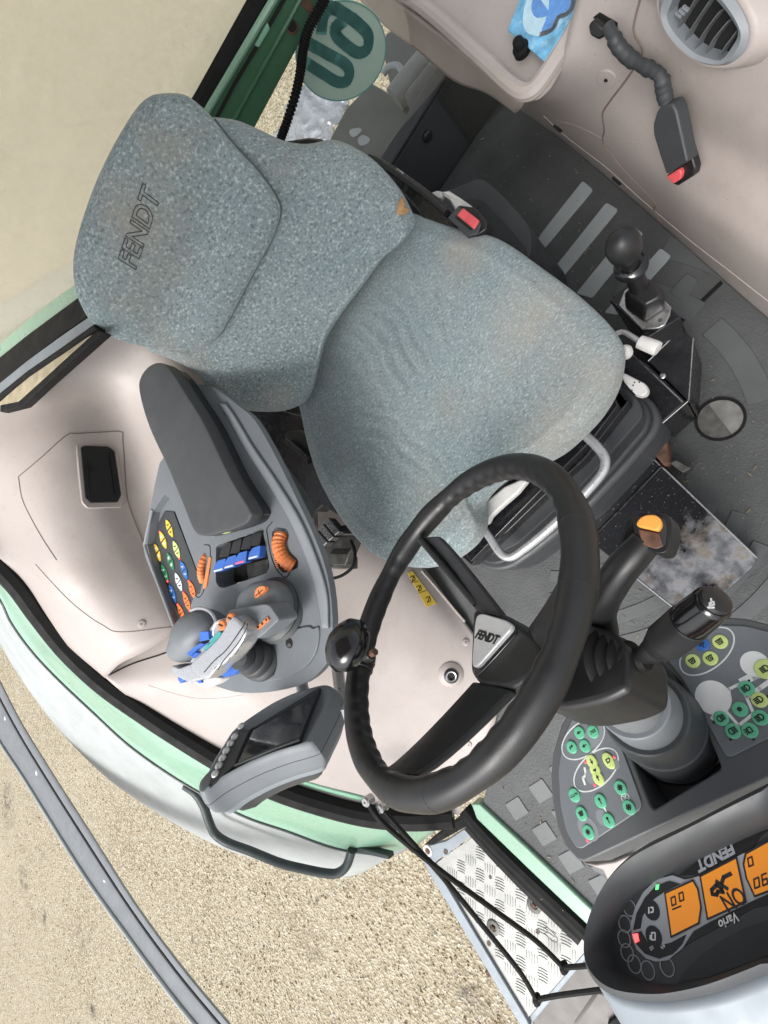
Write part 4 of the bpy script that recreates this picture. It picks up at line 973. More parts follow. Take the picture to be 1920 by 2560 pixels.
# front lower edge (beige trim and dark slot under the console)
tr = zp(*Z7, [(340, 1310), (480, 1245), (760, 1115), (1100, 955), (1340, 845), (1700, 680), (1700, 780), (1340, 950), (1000, 1120), (700, 1260), (560, 1380), (500, 1430), (470, 1390), (400, 1360)])
lowf = hframe(.50)
obj('lower_trim', prism(lowf.pxs([(p[0]+6, p[1]+8) for p in tr]), lowf, -.05, 0), 'dash_grey', dash, bevel=.006)
obj('trim_flap', prism(hframe(.515).pxs(zp(*Z7, [(340, 1310), (480, 1360), (510, 1430), (620, 1330), (760, 1220), (560, 1300), (420, 1320)])), hframe(.515), -.01, 0), 'beige', dash, bevel=.003)
KW = .0022
def oval(c, a, b, rot, n=28): return ell(c, a, b, rot, n)
KMESH = {}
def key(p, mat, par, Zt, r=.0088, asp=1.0, rot=0.0, h=.0022, nm='key'):
    c = DFr.px(*zp(*Zt, [p])[0], KW)
    k = (mat, round(r, 4), round(asp, 2), round(rot, 2))
    if k not in KMESH:
        loc = Frame((0, 0, 0), (1, 0, 0), (0, 1, 0))
        bm = loft([[loc.w(q.x*s_, q.y*s_, z_) for q in ell((0, 0), r, r*asp, rot, 24)] for s_, z_ in ((1, 0), (1, h*.55), (.93, h*.9), (.8, h))])
        bmesh.ops.recalc_face_normals(bm, faces=bm.faces)
        me = bpy.data.meshes.new('key'); bm.to_mesh(me); bm.free(); me.materials.append(M[mat]); me.shade_smooth(); me.set_sharp_from_angle(angle=R_(50)); KMESH[k] = me
    o = bpy.data.objects.new(nm, KMESH[k]); COL.objects.link(o)
    fix(o, par); o.matrix_basis = Matrix.Translation(DFr.w(c.x, c.y, KW)) @ DFr.m().to_3x3().to_4x4()
    return o, c
def sym(par, c, lines, r=.00065, mat='dark_print', w=KW+.0023, s=.0045):
    return obj('symbol', strokes(DFr, [[V((c.x + q[0]*s, c.y + q[1]*s)) for q in L] for L in lines], r, w, None, .0003), mat, par, smooth=False)
def circ(cx, cy, r, a0=0, a1=360, n=10): return [(cx + r*math.cos(R_(a0+(a1-a0)*k/n)), cy + r*math.sin(R_(a0+(a1-a0)*k/n))) for k in range(n+1)]
ARR = [[(-.7, 0), (.7, 0)], [(.1, .35), (.7, 0), (.1, -.35)]]
UP = [[(0, -.7), (0, .7)], [(-.35, .1), (0, .7), (.35, .1)]]
DOWN = [[(0, -.7), (0, .7)], [(-.35, -.1), (0, -.7), (.35, -.1)]]
ENT = [[(.6, .6), (.6, -.1), (-.6, -.1)], [(-.2, .25), (-.6, -.1), (-.2, -.45)]]
THERM = [[(0, .8), (0, -.3)], circ(0, -.5, .22)]
FAN = [circ(.4, 0, .38, 0, 300), circ(-.4, 0, .38, 180, 480), circ(0, .4, .38, 90, 390), circ(0, -.4, .38, 270, 570)]
SNOW = [[(-.7, 0), (.7, 0)], [(0, -.7), (0, .7)], [(-.5, -.5), (.5, .5)], [(-.5, .5), (.5, -.5)]]
DEF = [[(-.7, -.5), (.7, -.5), (.45, .6), (-.45, .6), (-.7, -.5)], [(-.3, -.3), (-.15, 0), (-.3, .3)], [(.1, -.3), (.25, 0), (.1, .3)]]
LAMP = [circ(-.15, 0, .6, 90, 270), [(-.15, .6), (.05, .6), (.05, -.6), (-.15, -.6)], [(.3, .5), (.9, .5)], [(.3, .17), (.9, .17)], [(.3, -.17), (.9, -.17)], [(.3, -.5), (.9, -.5)]]
LAMP_R = [[(-x, y) for x, y in L] for L in LAMP]
# worn light patches around some keys
for p, a, b in (((415, 395), .020, .013), ((478, 985), .009, .011), ((372, 1062), .0135, .017), ((400, 690), .010, .010), ((555, 590), .007, .010)):
    c = DFr.px(*zp(*Z7, [p])[0], KW); obj('worn_patch', prism(ell(c, a, b, .4, 26), DFr, KW, KW+.0004), 'console_light', kl, smooth=False)
for p, s_ in (((313, 377), ARR), ((258, 480), ENT), ((352, 472), ARR), ((464, 865), THERM), ((606, 770), FAN), ((328, 955), DEF), ((522, 1003), THERM), ((668, 910), FAN), ((377, 1088), SNOW)):
    o, c = key(p, 'key_green', kl, Z7, .0084, 1.12, .2); sym(o, c, s_)
for p, tx in (((410, 370), 'ESC'), ((277, 823), 'AUTO')):
    o, c = key(p, 'key_green', kl, Z7, .0088, 1.08, .2)
    obj('symbol', text_bm(tx, DFr, .0062 if tx == 'ESC' else .0052, c, .0002, 0, .0001, 1, 0, KW+.0023), 'dark_print', o, smooth=False)
for p, s_, a in (((402, 583), UP, 1.25), ((425, 642), [[(-.5, 0), (.5, 0), (0, .5), (-.5, 0)]], 1.1), ((448, 702), DOWN, 1.25), ((522, 577), [[(-.6, -.5), (.6, -.5), (.6, .5), (-.2, .5), (-.6, .1), (-.6, -.5)]], 1.45)):
    o, c = key(p, 'key_lime', kl, Z7, .0080, a, .1); sym(o, c, s_)
for p in ((354, 588), (560, 553), (420, 752), (367, 1148)):
    c = DFr.px(*zp(*Z7, [p])[0], KW); obj('indicator_light', lathe(DFr.w(c.x, c.y, KW), DN, [(0, .0021), (.0006, .0021), (.0012, .0012), (.0013, 0)], 12), 'led_pink', kl)
def ringline(cx, cy, a, b, rot, Zt, par, wd=.0009):
    pts = zp(*Zt, [(cx + a*math.cos(t)*math.cos(rot) - b*math.sin(t)*math.sin(rot), cy + a*math.cos(t)*math.sin(rot) + b*math.sin(t)*math.cos(rot)) for t in [2*math.pi*k/56 for k in range(57)]])
    obj('printed_ring', strokes(DFr, [DFr.pxs(pts, KW)], wd, KW, None, .0003), 'white_print', par, smooth=False)
ringline(338, 424, 178, 112, R_(-42), Z7, kl); ringline(430, 643, 192, 112, R_(-44), Z7, kl)
ringline(1223, 1225, 225, 128, R_(-38), Z3, kr)
def prn(pts, Zt, par, mat='white_print', wd=.0016, nm='print'):
    obj(nm, strokes(DFr, [DFr.pxs(zp(*Zt, pts), KW)], wd, KW, None, .0003), mat, par, smooth=False)
prn([(348, 630), (358, 680), (335, 700), (350, 745)], Z7, kl); prn([(488, 915), (505, 945)], Z7, kl, wd=.0012)
fc = DFr.px(*zp(*Z7, [(638, 840)])[0], KW)
obj('fan_print', strokes(DFr, [[V((fc.x+q[0]*.0055, fc.y+q[1]*.0055)) for q in L] for L in [circ(0, 0, 1, n=18), [(-.6, -.6), (.6, .6)], [(-.6, .6), (.6, -.6)]]], .0005, KW, None, .0003), 'white_print', kl, smooth=False)
o, c = key((1190, 1177), 'key_blue', kr, Z3, .0088, 1.0); sym(o, c, [circ(0, 0, .4), [(-.9, 0), (-.5, 0)], [(.5, 0), (.9, 0)], [(0, .7), (0, 1)]])
for p in ((1317, 1157), (1122, 1295), (1248, 1275)):
    o, c = key(p, 'key_lime', kr, Z3, .0092, 1.0); sym(o, c, DEF, s=.0055)
for p, r in (((1563, 1315), .0155), ((1265, 1555), .021)):
    c = DFr.px(*zp(*Z3, [p])[0], KW); obj('print_disc', prism(ell(c, r, r, 0, 40), DFr, KW, KW+.0004), 'white_print', kr, smooth=False)
for p, m_, L in (((1640, 1352), 'key_lime', LAMP), ((1507, 1490), 'key_green', LAMP), ((1598, 1573), 'key_lime', LAMP), ((1325, 1705), 'key_green', LAMP_R), ((1605, 1700), 'key_green', LAMP), ((1410, 1795), 'key_green', LAMP_R), ((1530, 1790), 'key_green', [[(-.5, -.5), (.3, -.5), (.3, .5), (-.5, .5), (-.5, -.5)], [(.5, .3), (.9, .5)], [(.5, 0), (1, 0)], [(.5, -.3), (.9, -.5)]])):
    o, c = key(p, m_, kr, Z3, .0118 if p[0] == 1640 else .0088); sym(o, c, L, s=.0055)
o, c = key((1460, 1640), 'key_green', kr, Z3, .0088); obj('symbol', prism(ell(c, .0027, .0027, 0, 14), DFr, KW+.0022, KW+.0026), 'dark_print', o, smooth=False)
prn([(1378, 66), (1440, 36), (1505, 122), (1556, 240), (1450, 326), (1355, 218), (1388, 140), (1378, 66)], Z7, kr, wd=.0017)
prn([(1460, 30), (1510, 118), (1600, 60), (1700, -10)], Z7, kr, wd=.0026)
prn([(1480, 10), (1560, -30), (1640, -60)], Z7, kr, wd=.0045)
prn([(1262, 275), (1275, 255)], Z7, kr, wd=.0022)
for p in ((1271, 303), (1392, 425), (1556, 424), (1524, 5), (1655, 117)):
    c = DFr.px(*zp(*Z7, [p])[0], KW); obj('light_dot', prism(ell(c, .0016, .0016, 0, 10), DFr, KW, KW+.0005), 'dark_print', kr, smooth=False)
# ================================================================ INSTRUMENT CLUSTER
CN = V((0, -.62, .785)).normalized()
IC = Frame(at(1650, 2350, .80), (1, 0, 0), n=CN)
clu = new_empty('instrument_cluster', at(1700, 2400, .72), 'dark grey instrument cluster with three lit orange displays', 'instrument cluster')
hout = [(1900, -400), (1659, -290), (1400, -160), (1100, -5), (800, 140), (640, 255), (520, 385), (435, 530), (372, 700), (345, 880), (355, 1000), (400, 1100), (480, 1185), (600, 1238), (800, 1262), (1000, 1250), (1300, 1185), (1659, 1045), (1900, 930)]
hinn = [(1900, -90), (1659, 0), (1400, 112), (1100, 255), (800, 402), (655, 512), (570, 640), (520, 770), (500, 880), (510, 945), (545, 1010), (610, 1065), (690, 1100), (780, 1125), (900, 1142), (1040, 1145), (1250, 1095), (1659, 950), (1900, 840)]
IC0 = Frame(IC.o + CN*.022, (1, 0, 0), n=CN); ICm = Frame(IC.o + CN*.030, (1, 0, 0), n=CN)
ho1 = catmull(IC0.pxs(zp(*Z8, hout)), 5, True); hi1 = catmull(IC.pxs(zp(*Z8, hinn)), 5, True)
midr = [a*.72 + b*.28 for a, b in zip(ho1, hi1)]
cc = sum(ho1, V((0, 0)))/len(ho1)
rg = [[IC.w(p.x, p.y, -.012) for p in hi1], [IC.w(p.x, p.y, 0.0) for p in hi1], [IC.w(p.x, p.y, .020) for p in [a*.35+b*.65 for a, b in zip(ho1, hi1)]], [IC.w(p.x, p.y, .027) for p in midr], [IC.w(p.x, p.y, .022) for p in ho1], [IC.w(cc.x+(p.x-cc.x)*1.03, cc.y+(p.y-cc.y)*1.05, .0) for p in ho1], [IC.w(cc.x+(p.x-cc.x)*1.04, cc.y+(p.y-cc.y)*1.06, -.04) for p in ho1], [IC.w(cc.x+(p.x-cc.x)*.9, cc.y+(p.y-cc.y)*.9, -.05) for p in ho1]]
obj('hood', loft(rg, cap=False), 'charcoal', clu, ang=60)
hb = [(p[0], p[1]) for p in hout[9:]]
fr0 = [IC.w(p.x, p.y, .018) for p in IC0.pxs(zp(*Z8, hb))]
shell_rows = [fr0, [p + V((0, .05, .002)) for p in fr0], [p + V((0, .11, -.015)) for p in fr0], [p + V((0, .20, -.06)) for p in fr0]]
obj('back_shell', sheet(shell_rows, 4, 5), 'grey_metal', clu, solid=.004, ang=180)  # pale blue-grey stands for sky reflected on the hood's top
obj('face', prism(hi1, IC, -.013, -.010), 'charcoal', clu, smooth=False)
FW = -.010
IF = Frame(IC.o + CN*FW, (1, 0, 0), n=CN)
def fpoly(pts, w0, w1, mat, nm, par=clu, r=0.0, bev=.0):
    o = IF.pxs(zp(*Z8, pts))
    if r: o = rounded(o, r)
    return obj(nm, prism(o, IF, w0, w1), mat, par, smooth=False, bevel=bev)
plate_ = fpoly([(1070, 400), (980, 368), (860, 400), (770, 490), (715, 590), (683, 700), (690, 810), (722, 895), (790, 962), (860, 985), (945, 975), (1050, 890), (1130, 765), (1250, 698), (1520, 565), (1659, 500), (1900, 395), (1900, 5), (1659, 120), (1510, 200), (1440, 235), (1190, 370)], 0, .0010, 'plate_silver', 'display_plate')
fpoly([(1020, 372), (1190, 362), (1440, 228), (1510, 195), (1560, 165), (1600, 100), (1659, 50), (1659, 20), (1560, 75), (1200, 240)], 0, .0007, 'black', 'title_strip', plate_)
fpoly([(1100, 800), (1250, 708), (1520, 572), (1659, 510), (1900, 400), (1900, 470), (1659, 580), (1560, 600), (1380, 700), (1100, 850), (1060, 880)], 0, .0007, 'black', 'lower_strip', plate_)
fpoly([(1010, 1140), (1080, 1040), (1180, 940), (1330, 830), (1500, 740), (1659, 690), (1900, 610), (1900, 830), (1659, 945), (1250, 1090)], 0, .0008, 'console_dark', 'lower_panel', plate_)
fpoly([(1035, 432), (960, 410), (865, 445), (785, 530), (725, 640), (700, 762), (752, 748), (768, 660), (835, 548), (930, 482)], .001, .0016, 'dark_print', 'gauge_arc', plate_)
fpoly([(704, 780), (758, 768), (800, 842), (870, 876), (970, 850), (1080, 792), (1050, 862), (985, 930), (885, 965), (785, 930), (722, 860)], .001, .0016, 'dark_print', 'gauge_arc', plate_)
L1 = fpoly([(930, 497), (1130, 407), (1165, 470), (1188, 600), (1172, 712), (975, 810)], .001, .0018, 'lcd', 'display')
L2 = fpoly([(1182, 377), (1440, 243), (1508, 560), (1235, 683)], .001, .0018, 'lcd', 'display')
L3 = fpoly([(1508, 215), (1659, 132), (1900, 20), (1900, 380), (1659, 488), (1572, 520), (1512, 390), (1492, 290)], .001, .0018, 'lcd', 'display')
def frame_line(pts, par):
    P_ = IF.pxs(zp(*Z8, pts + pts[:1])); obj('display_edge', strokes(IF, [P_], .0007, .0018, None, .0004), 'dark_print', par, smooth=False)
frame_line([(930, 497), (1130, 407), (1165, 470), (1188, 600), (1172, 712), (975, 810)], L1); frame_line([(1182, 377), (1440, 243), (1508, 560), (1235, 683)], L2); frame_line([(1508, 215), (1659, 132), (1900, 20), (1900, 380), (1659, 488), (1572, 520), (1512, 390), (1492, 290)], L3)
def ftext(tx, p0, p1, size, par, mat='dark_print', w=.002, sx=1.0, shear=0.0, bold=0.0):
    a, b = IF.px(*zp(*Z8, [p0])[0]), IF.px(*zp(*Z8, [p1])[0]); d = b-a
    obj('lettering', text_bm(tx, IF, size, (a+b)/2, .0003, math.atan2(d.y, d.x), bold, sx, shear, w), mat, par, smooth=False)
ftext('FENDT', (1380, 185), (1205, 280), .0125, plate_, 'plate_silver', .0012, 1.1, .25, .0005)
ftext('Vario', (1430, 665), (1340, 712), .0095, plate_, 'white_print', .0012, 1.0, .3, .0001)
def seg7(par, ch, p0, u, v, r):
    S7 = {'0': 'abcdef', '9': 'abcdfg', '6': 'acdefg'}
    g = {'a': [(0, 1), (1, 1)], 'b': [(1, 1), (1, .5)], 'c': [(1, .5), (1, 0)], 'd': [(0, 0), (1, 0)], 'e': [(0, 0), (0, .5)], 'f': [(0, .5), (0, 1)], 'g': [(0, .5), (1, .5)]}
    obj('digit', strokes(IF, [[p0 + u*q[0] + v*q[1] for q in g[s_]] for s_ in S7[ch]], r, .0019, None, .0004), 'dark_print', par, smooth=False)
def digit(par, ch, px0, px1, pxh, r=.0006):
    """px0: digit's own lower left, px1: its lower right, pxh: upper left, in the cluster zoom"""
    a, b, c_ = [IF.px(*zp(*Z8, [p])[0]) for p in (px0, px1, pxh)]
    seg7(par, ch, a, b-a, c_-a, r)
digit(L1, '0', (1058, 490), (1030, 502), (1066, 545)); digit(L1, '0', (1002, 520), (974, 533), (1010, 575))
digit(L3, '0', (1552, 238), (1522, 252), (1562, 295)); digit(L3, '9', (1655, 355), (1622, 370), (1665, 430)); digit(L3, '0', (1600, 385), (1566, 400), (1608, 450))
ftext('ON', (1462, 510), (1370, 560), .018, L2, 'dark_print', .002, .8, 0, .0003)
def fstroke(L, par, r=.0012): obj('symbol', strokes(IF, [IF.pxs(zp(*Z8, l)) for l in L], r, .0019, None, .0004), 'dark_print', par, smooth=False)
fstroke([[(1400, 360), (1350, 385), (1335, 430)], [(1300, 415), (1375, 465)], [(1270, 505), (1265, 475), (1300, 440), (1335, 465), (1345, 490), (1310, 485), (1300, 510), (1270, 505)]], L2, .0016)
fstroke([[(985, 615), (1045, 590)]], L1, .0006)
for p, L in (((833, 618), [[(815, 600), (815, 640)], [(830, 600), (845, 600), (845, 630), (830, 635)]]), ((847, 805), [[(835, 780), (860, 780), (860, 830), (835, 830), (835, 780)], [(825, 800), (825, 825)]])):
    c = IF.px(*zp(*Z8, [p])[0]); b_ = obj('gauge_icon', prism(ell(c, .0085, .0085, 0, 26), IF, .001, .0017), 'dark_print', plate_, smooth=False)
    obj('symbol', strokes(IF, [IF.pxs(zp(*Z8, l)) for l in L], .0006, .0017, None, .0004), 'white_print', b_, smooth=False)
fpoly([(868, 440), (888, 436), (882, 470), (864, 474)], .0016, .0024, 'led_green', 'gauge_light')
fpoly([(702, 792), (735, 784), (745, 838), (720, 852)], .0016, .0024, 'led_red', 'gauge_light')
ftext('1/2', (845, 880), (825, 895), .004, plate_, 'white_print', .0017); ftext('4/4', (925, 870), (905, 885), .004, plate_, 'white_print', .0017)
for p in ((670, 600), (637, 715), (632, 820), (653, 920), (705, 1002), (802, 1047), (940, 1022)):
    c = IF.px(*zp(*Z8, [p])[0]); obj('warning_lamp', ring2(IF, ell(c, .0074, .0074, 0, 30), ell(c, .0066, .0066, 0, 30), 0, .0008), 'plate_silver', clu, smooth=False)
# ================================================================ TERMINAL MONITOR
ZQ = (480, 1700, 4.1475)
MN = V((-.5, -.65, .55)).normalized(); MO = at(640, 1850, .82)
MFr = Frame(MO, V((1, 0, 0)) - MN*MN.x, n=MN)
mon = new_empty('terminal_monitor', at(800, 1720, .6), 'grey terminal monitor with seven silver buttons beside the steering wheel', 'monitor')
mo = MFr.pxs(zp(*ZQ, [(70, 1140), (90, 1050), (170, 960), (240, 820), (330, 680), (420, 540), (540, 440), (700, 330), (880, 220), (1100, 125), (1330, 60), (1430, 60), (1480, 110), (1450, 250), (1360, 430), (1270, 600), (1210, 665), (900, 760), (600, 880), (300, 1040), (150, 1150), (100, 1170)]))
mo = catmull(mo, 3, True); mc = sum(mo, V((0, 0)))/len(mo)
def sc_(k, w): return [MFr.w(mc.x + (p.x-mc.x)*k, mc.y + (p.y-mc.y)*k, w) for p in mo]
obj('front_case', loft([sc_(.80, -.004), sc_(.93, .003), sc_(.99, .001), sc_(1.02, -.010), sc_(1.035, -.024)]), 'console', mon, ang=50)
obj('case_seam', loft([sc_(1.03, -.0235), sc_(1.03, -.0255)], cap=False), 'dark_void', mon)
obj('rear_case', loft([sc_(1.037, -.0252), sc_(1.02, -.045), sc_(.96, -.056), sc_(.90, -.060)]), 'console', mon, ang=50)
obj('silver_band', loft([sc_(.925, -.057), sc_(.90, -.066), sc_(.84, -.070)]), 'grey_metal', mon, ang=50)
obj('rear_bulge', loft([sc_(.80, -.068), sc_(.76, -.080), sc_(.62, -.092), sc_(.4, -.096)]), 'charcoal', mon, ang=50)
scr = MFr.pxs(zp(*ZQ, [(615, 520), (1275, 150), (1110, 605), (850, 700), (450, 880)]), .004)
so_ = obj('screen', prism(scr, MFr, -.001, .0042), 'screen', mon, smooth=False)
sfr = MFr.pxs(zp(*ZQ, [(625, 500), (1300, 95), (1330, 80), (1110, 620), (850, 715), (430, 890)]), .006)
obj('screen_bezel', ring2(MFr, [p for p in sfr], [scr[0], scr[1], scr[1]*.97+scr[2]*.03, scr[2], scr[3], scr[4]], .0, .0068), 'console_dark', mon, bevel=.001)
kst = MFr.pxs(zp(*ZQ, [(480, 520), (600, 515), (430, 880), (170, 1110), (200, 980)]), .005)
obj('key_strip', prism(kst, MFr, 0, .0050), 'console_dark', mon, bevel=.001)
for p in ((512, 480), (445, 590), (400, 660), (358, 735), (318, 810), (280, 890), (242, 975)):
    c = MFr.px(*zp(*ZQ, [p])[0], .006)
    obj('push_key', lathe(MFr.w(c.x, c.y, .004), MN, [(0, .0068), (.003, .0068), (.005, .0055), (.0062, .003), (.0065, 0)], 18), 'silver', mon, ang=180)
c = MFr.px(*zp(*ZQ, [(190, 1095)])[0], .004); obj('key_mark', ring2(MFr, ell(c, .0022, .0022, 0, 16), ell(c, .0015, .0015, 0, 16), .003, .0055), 'dark_print', mon, smooth=False)
rod('support_tube', [(745, 1650, .55), (752, 1700, .60), (765, 1760, .66), (772, 1800, .70)], .013, 'grey_metal', mon)
rod('support_post', [(822, 1580, .50), (838, 1640, .58), (850, 1720, .66), (856, 1790, .72)], .012, 'silver', mon)
# ================================================================ ARMREST CONSOLE
ZJ = (420, 1440, 5.53)
AZ = .72
AF = hframe(AZ)
ac = new_empty('armrest_console', at(600, 1350, .6), 'grey right-hand armrest console with coloured keypad and lever switches', 'armrest')
abody = F([(430, 830), (520, 880), (565, 930), (640, 1075), (695, 1200), (716, 1300), (716, 1400), (700, 1440), (660, 1475), (600, 1492), (540, 1497), (490, 1490), (430, 1462), (395, 1400), (352, 1290), (318, 1215), (313, 1165), (345, 1000), (370, 980), (340, 900)])
bo2 = AF.pxs(abody)
cb = sum(bo2, V((0, 0)))/len(bo2)
bodyo = obj('body', loft([[AF.w(cb.x+(p.x-cb.x)*s_, cb.y+(p.y-cb.y)*s_, z_) for p in catmull(bo2, 3, True)] for s_, z_ in ((.84, -.05), (.93, -.035), (1.0, -.015), (1.0, 0.0))]), 'console', ac, bevel=.004, seg=2)
# recess for the keypad wing and the lever slot (carved)
wing = zp(*ZK, [(440, -60), (380, -200), (300, -260), (120, 0), (45, 480), (160, 900), (480, 1770), (560, 1640), (700, 1490), (690, 1380), (750, 1240), (830, 1200), (860, 1060)])
cut(bodyo, prism(AF.pxs(wing), AF, -.022, .05))
slot_o = zp(*Z5, [(592, 492), (615, 478), (920, 378), (940, 380), (990, 640), (968, 690), (650, 800), (610, 790), (590, 750)])
cut(bodyo, prism(rounded(AF.pxs(slot_o), .006), AF, -.055, .05))
wsl = zp(*Z5, [(1005, 380), (1040, 348), (1110, 360), (1135, 400), (1118, 470), (1140, 530), (1200, 590), (1200, 650), (1160, 665), (1090, 690), (1040, 640), (1010, 520)])
cut(bodyo, prism(rounded(AF.pxs(wsl), .006), AF, -.03, .05))
KF = hframe(AZ - .018)
kp_ = obj('keypad', prism(KF.pxs(zp(*ZK, [(440, 0), (300, -10), (60, 470), (50, 510), (480, 1745), (560, 1640), (720, 1490), (690, 1380), (745, 1240), (820, 1205), (855, 1080)])), KF, -.003, 0), 'charcoal', ac, bevel=.001)
rod('wing_edge', [p + (AZ+.001,) for p in zp(*ZK, [(120, -30), (20, 440), (20, 520), (150, 900), (300, 1300), (480, 1780)])], .0042, 'console_light', ac, 8)
# key pairs: two half-lens keys along the pad's diagonal
kd = (KF.px(*zp(*ZK, [(405, 300)])[0]) - KF.px(*zp(*ZK, [(360, 180)])[0])); klen = kd.length; kd.normalize(); kn_ = V((-kd.y, kd.x))
KP = {}
def halfkey(px, mat, sgn, led=False, mark='key_white', dot=True):
    c = KF.px(*zp(*ZK, [px])[0])
    L, W = klen*.66, klen*.42
    if (mat, sgn) not in KP:
        o = [(-.5, -1), (.15, -.80), (.75, -.35), (1.0, 0), (.75, .35), (.15, .80), (-.5, 1)]
        fl0 = Frame((0, 0, 0), (1, 0, 0), (0, 1, 0))
        out_ = [kd*(q[0]*L*sgn) + kn_*(q[1]*W) for q in o]
        bm = prism(out_, fl0, 0, .0022); bmesh.ops.recalc_face_normals(bm, faces=bm.faces)
        me = bpy.data.meshes.new('key'); bm.to_mesh(me); bm.free(); me.materials.append(M[mat]); KP[(mat, sgn)] = me
    k = bpy.data.objects.new('key', KP[(mat, sgn)]); COL.objects.link(k); fix(k, kp_); k.matrix_basis = Matrix.Translation(KF.w(c.x, c.y, 0))
    bv = k.modifiers.new('bevel', 'BEVEL'); bv.width = .0006; bv.segments = 2
    if mark:
        bmx = prism(ell(c, W*.38, W*.38, 0, 14), KF, .0022, .0026) if dot else strokes(KF, [[c-kn_*W*.4-kd*W*.2, c+kn_*W*.4+kd*W*.2], [c, c+kd*W*.3]], W*.10, .0022, None, .0004)
        obj('symbol', bmx, mark, k, smooth=False)
    if led:
        e = c + kd*(sgn*L*.9)
        obj('indicator_light', lathe(KF.w(e.x, e.y, .002), (0, 0, 1), [(0, .0022), (.001, .0022), (.0016, .0012), (.0017, 0)], 10), 'led_red', k)
pairs = [((362, 190), (405, 295), 'key_yellow', 'dark_print', False, 0, 0), ((270, 365), (312, 465), 'key_yellow', 'key_white', True, 1, 0), ((185, 545), (225, 650), 'key_yellow', 'key_white', True, 0, 0),
         ((468, 508), (508, 608), 'key_lime', 'dark_print', False, 0, 1), ((378, 680), (420, 780), 'key_darkgreen', 'key_white', True, 0, 0), ((295, 855), (335, 950), 'key_darkgreen', 'key_white', False, 0, 1),
         ((580, 808), (620, 915), 'key_blue', 'key_white', False, 0, 0), ((500, 985), (540, 1085), 'key_white', 'dark_print', False, 0, 0), ((412, 1160), (450, 1260), 'key_blue', 'key_white', False, 0, 0),
         ((705, 1105), (740, 1205), 'key_orange', 'rust', False, 1, 0), ((622, 1275), (662, 1380), 'key_orange', 'rust', False, 1, 1), ((540, 1450), (580, 1555), 'key_orange', 'rust', False, 1, 0)]
for a, b, m_, mk_, dt, l1, l2 in pairs:
    halfkey(a, m_, -1, l1, mk_, dt); halfkey(b, m_, 1, l2, mk_, dt)
# padded armrest
pz = hframe(.775)
po = pz.pxs(F([(322, 790), (345, 783), (366, 798), (400, 850), (440, 915), (495, 1030), (537, 1098), (538, 1118), (522, 1135), (470, 1152), (438, 1158), (418, 1145), (395, 1090), (362, 1010), (327, 935), (308, 880), (299, 835), (305, 810)]))
po = catmull(po, 4, True)
obj('arm_pad', pillow(po, pz, .006, .03, 11.0, 12.0, rings=20, w0=-.006), 'pad', ac, ang=180)
po2 = [p for p in po]
pc = sum(po, V((0, 0)))/len(po)
obj('pad_base', prism([pc + (p-pc)*.97 for p in po], hframe(.748), -.03, 0), 'console_dark', ac, bevel=.004)
for q in ((812, 495), (915, 690)):         # foam showing at the pad's torn edge
    a = zp(*ZL, [(q[0]-32, q[1]-50), (q[0]-20, q[1]-45), (q[0]+25, q[1]+25), (q[0]+38, q[1]+60), (q[0]+25, q[1]+45), (q[0]-5, q[1]+5)])
    obj('exposed_foam', prism(hframe(.762).pxs(a), hframe(.762), -.006, 0), 'key_lime', ac, smooth=False)
obj('exposed_foam', prism(hframe(.762).pxs(zp(*Z5, [(612, 392), (660, 370), (740, 338), (752, 345), (735, 362), (660, 395), (620, 400)])), hframe(.762), -.006, 0), 'key_lime', ac, smooth=False)
# channel rails beside the pad, light worn edge
rod('channel_edge', [p + (AZ+.004,) for p in zp(*ZD, [(-140, 420), (0, 680), (160, 960), (300, 1200), (380, 1310), (370, 1370), (300, 1410), (100, 1490), (-120, 1560)])], .0028, 'console', ac, 8)
rail = [[(p[0], p[1], AZ + .003) for p in zp(*ZD, L)] for L in ([(-60, 200), (30, 340), (200, 640), (450, 1030), (670, 1400), (840, 1800), (940, 2150), (1000, 2500)], [(20, 200), (120, 340), (300, 640), (560, 1020), (790, 1400), (960, 1800), (1060, 2150), (1075, 2500)])]
obj('edge_trim', sheet([rail[0], mid(rail[0], rail[1], .5, .004), rail[1], [(p[0]+4, p[1]-2, p[2]-.03) for p in rail[1]]], 6, 4), 'console_light', ac, solid=.004, ang=180)
obj('side_skirt', sheet([[(p[0], p[1], .70) for p in zp(*ZD, [(90, 230), (300, 640), (560, 1020), (790, 1400), (850, 1540)])], [(p[0], p[1], .64) for p in zp(*ZD, [(215, 290), (430, 640), (640, 900), (860, 1220), (925, 1310)])], [(p[0], p[1], .60) for p in zp(*ZD, [(225, 300), (440, 640), (650, 900), (870, 1225), (935, 1500)])]], 5, 4), 'charcoal', ac, solid=.006, ang=180)
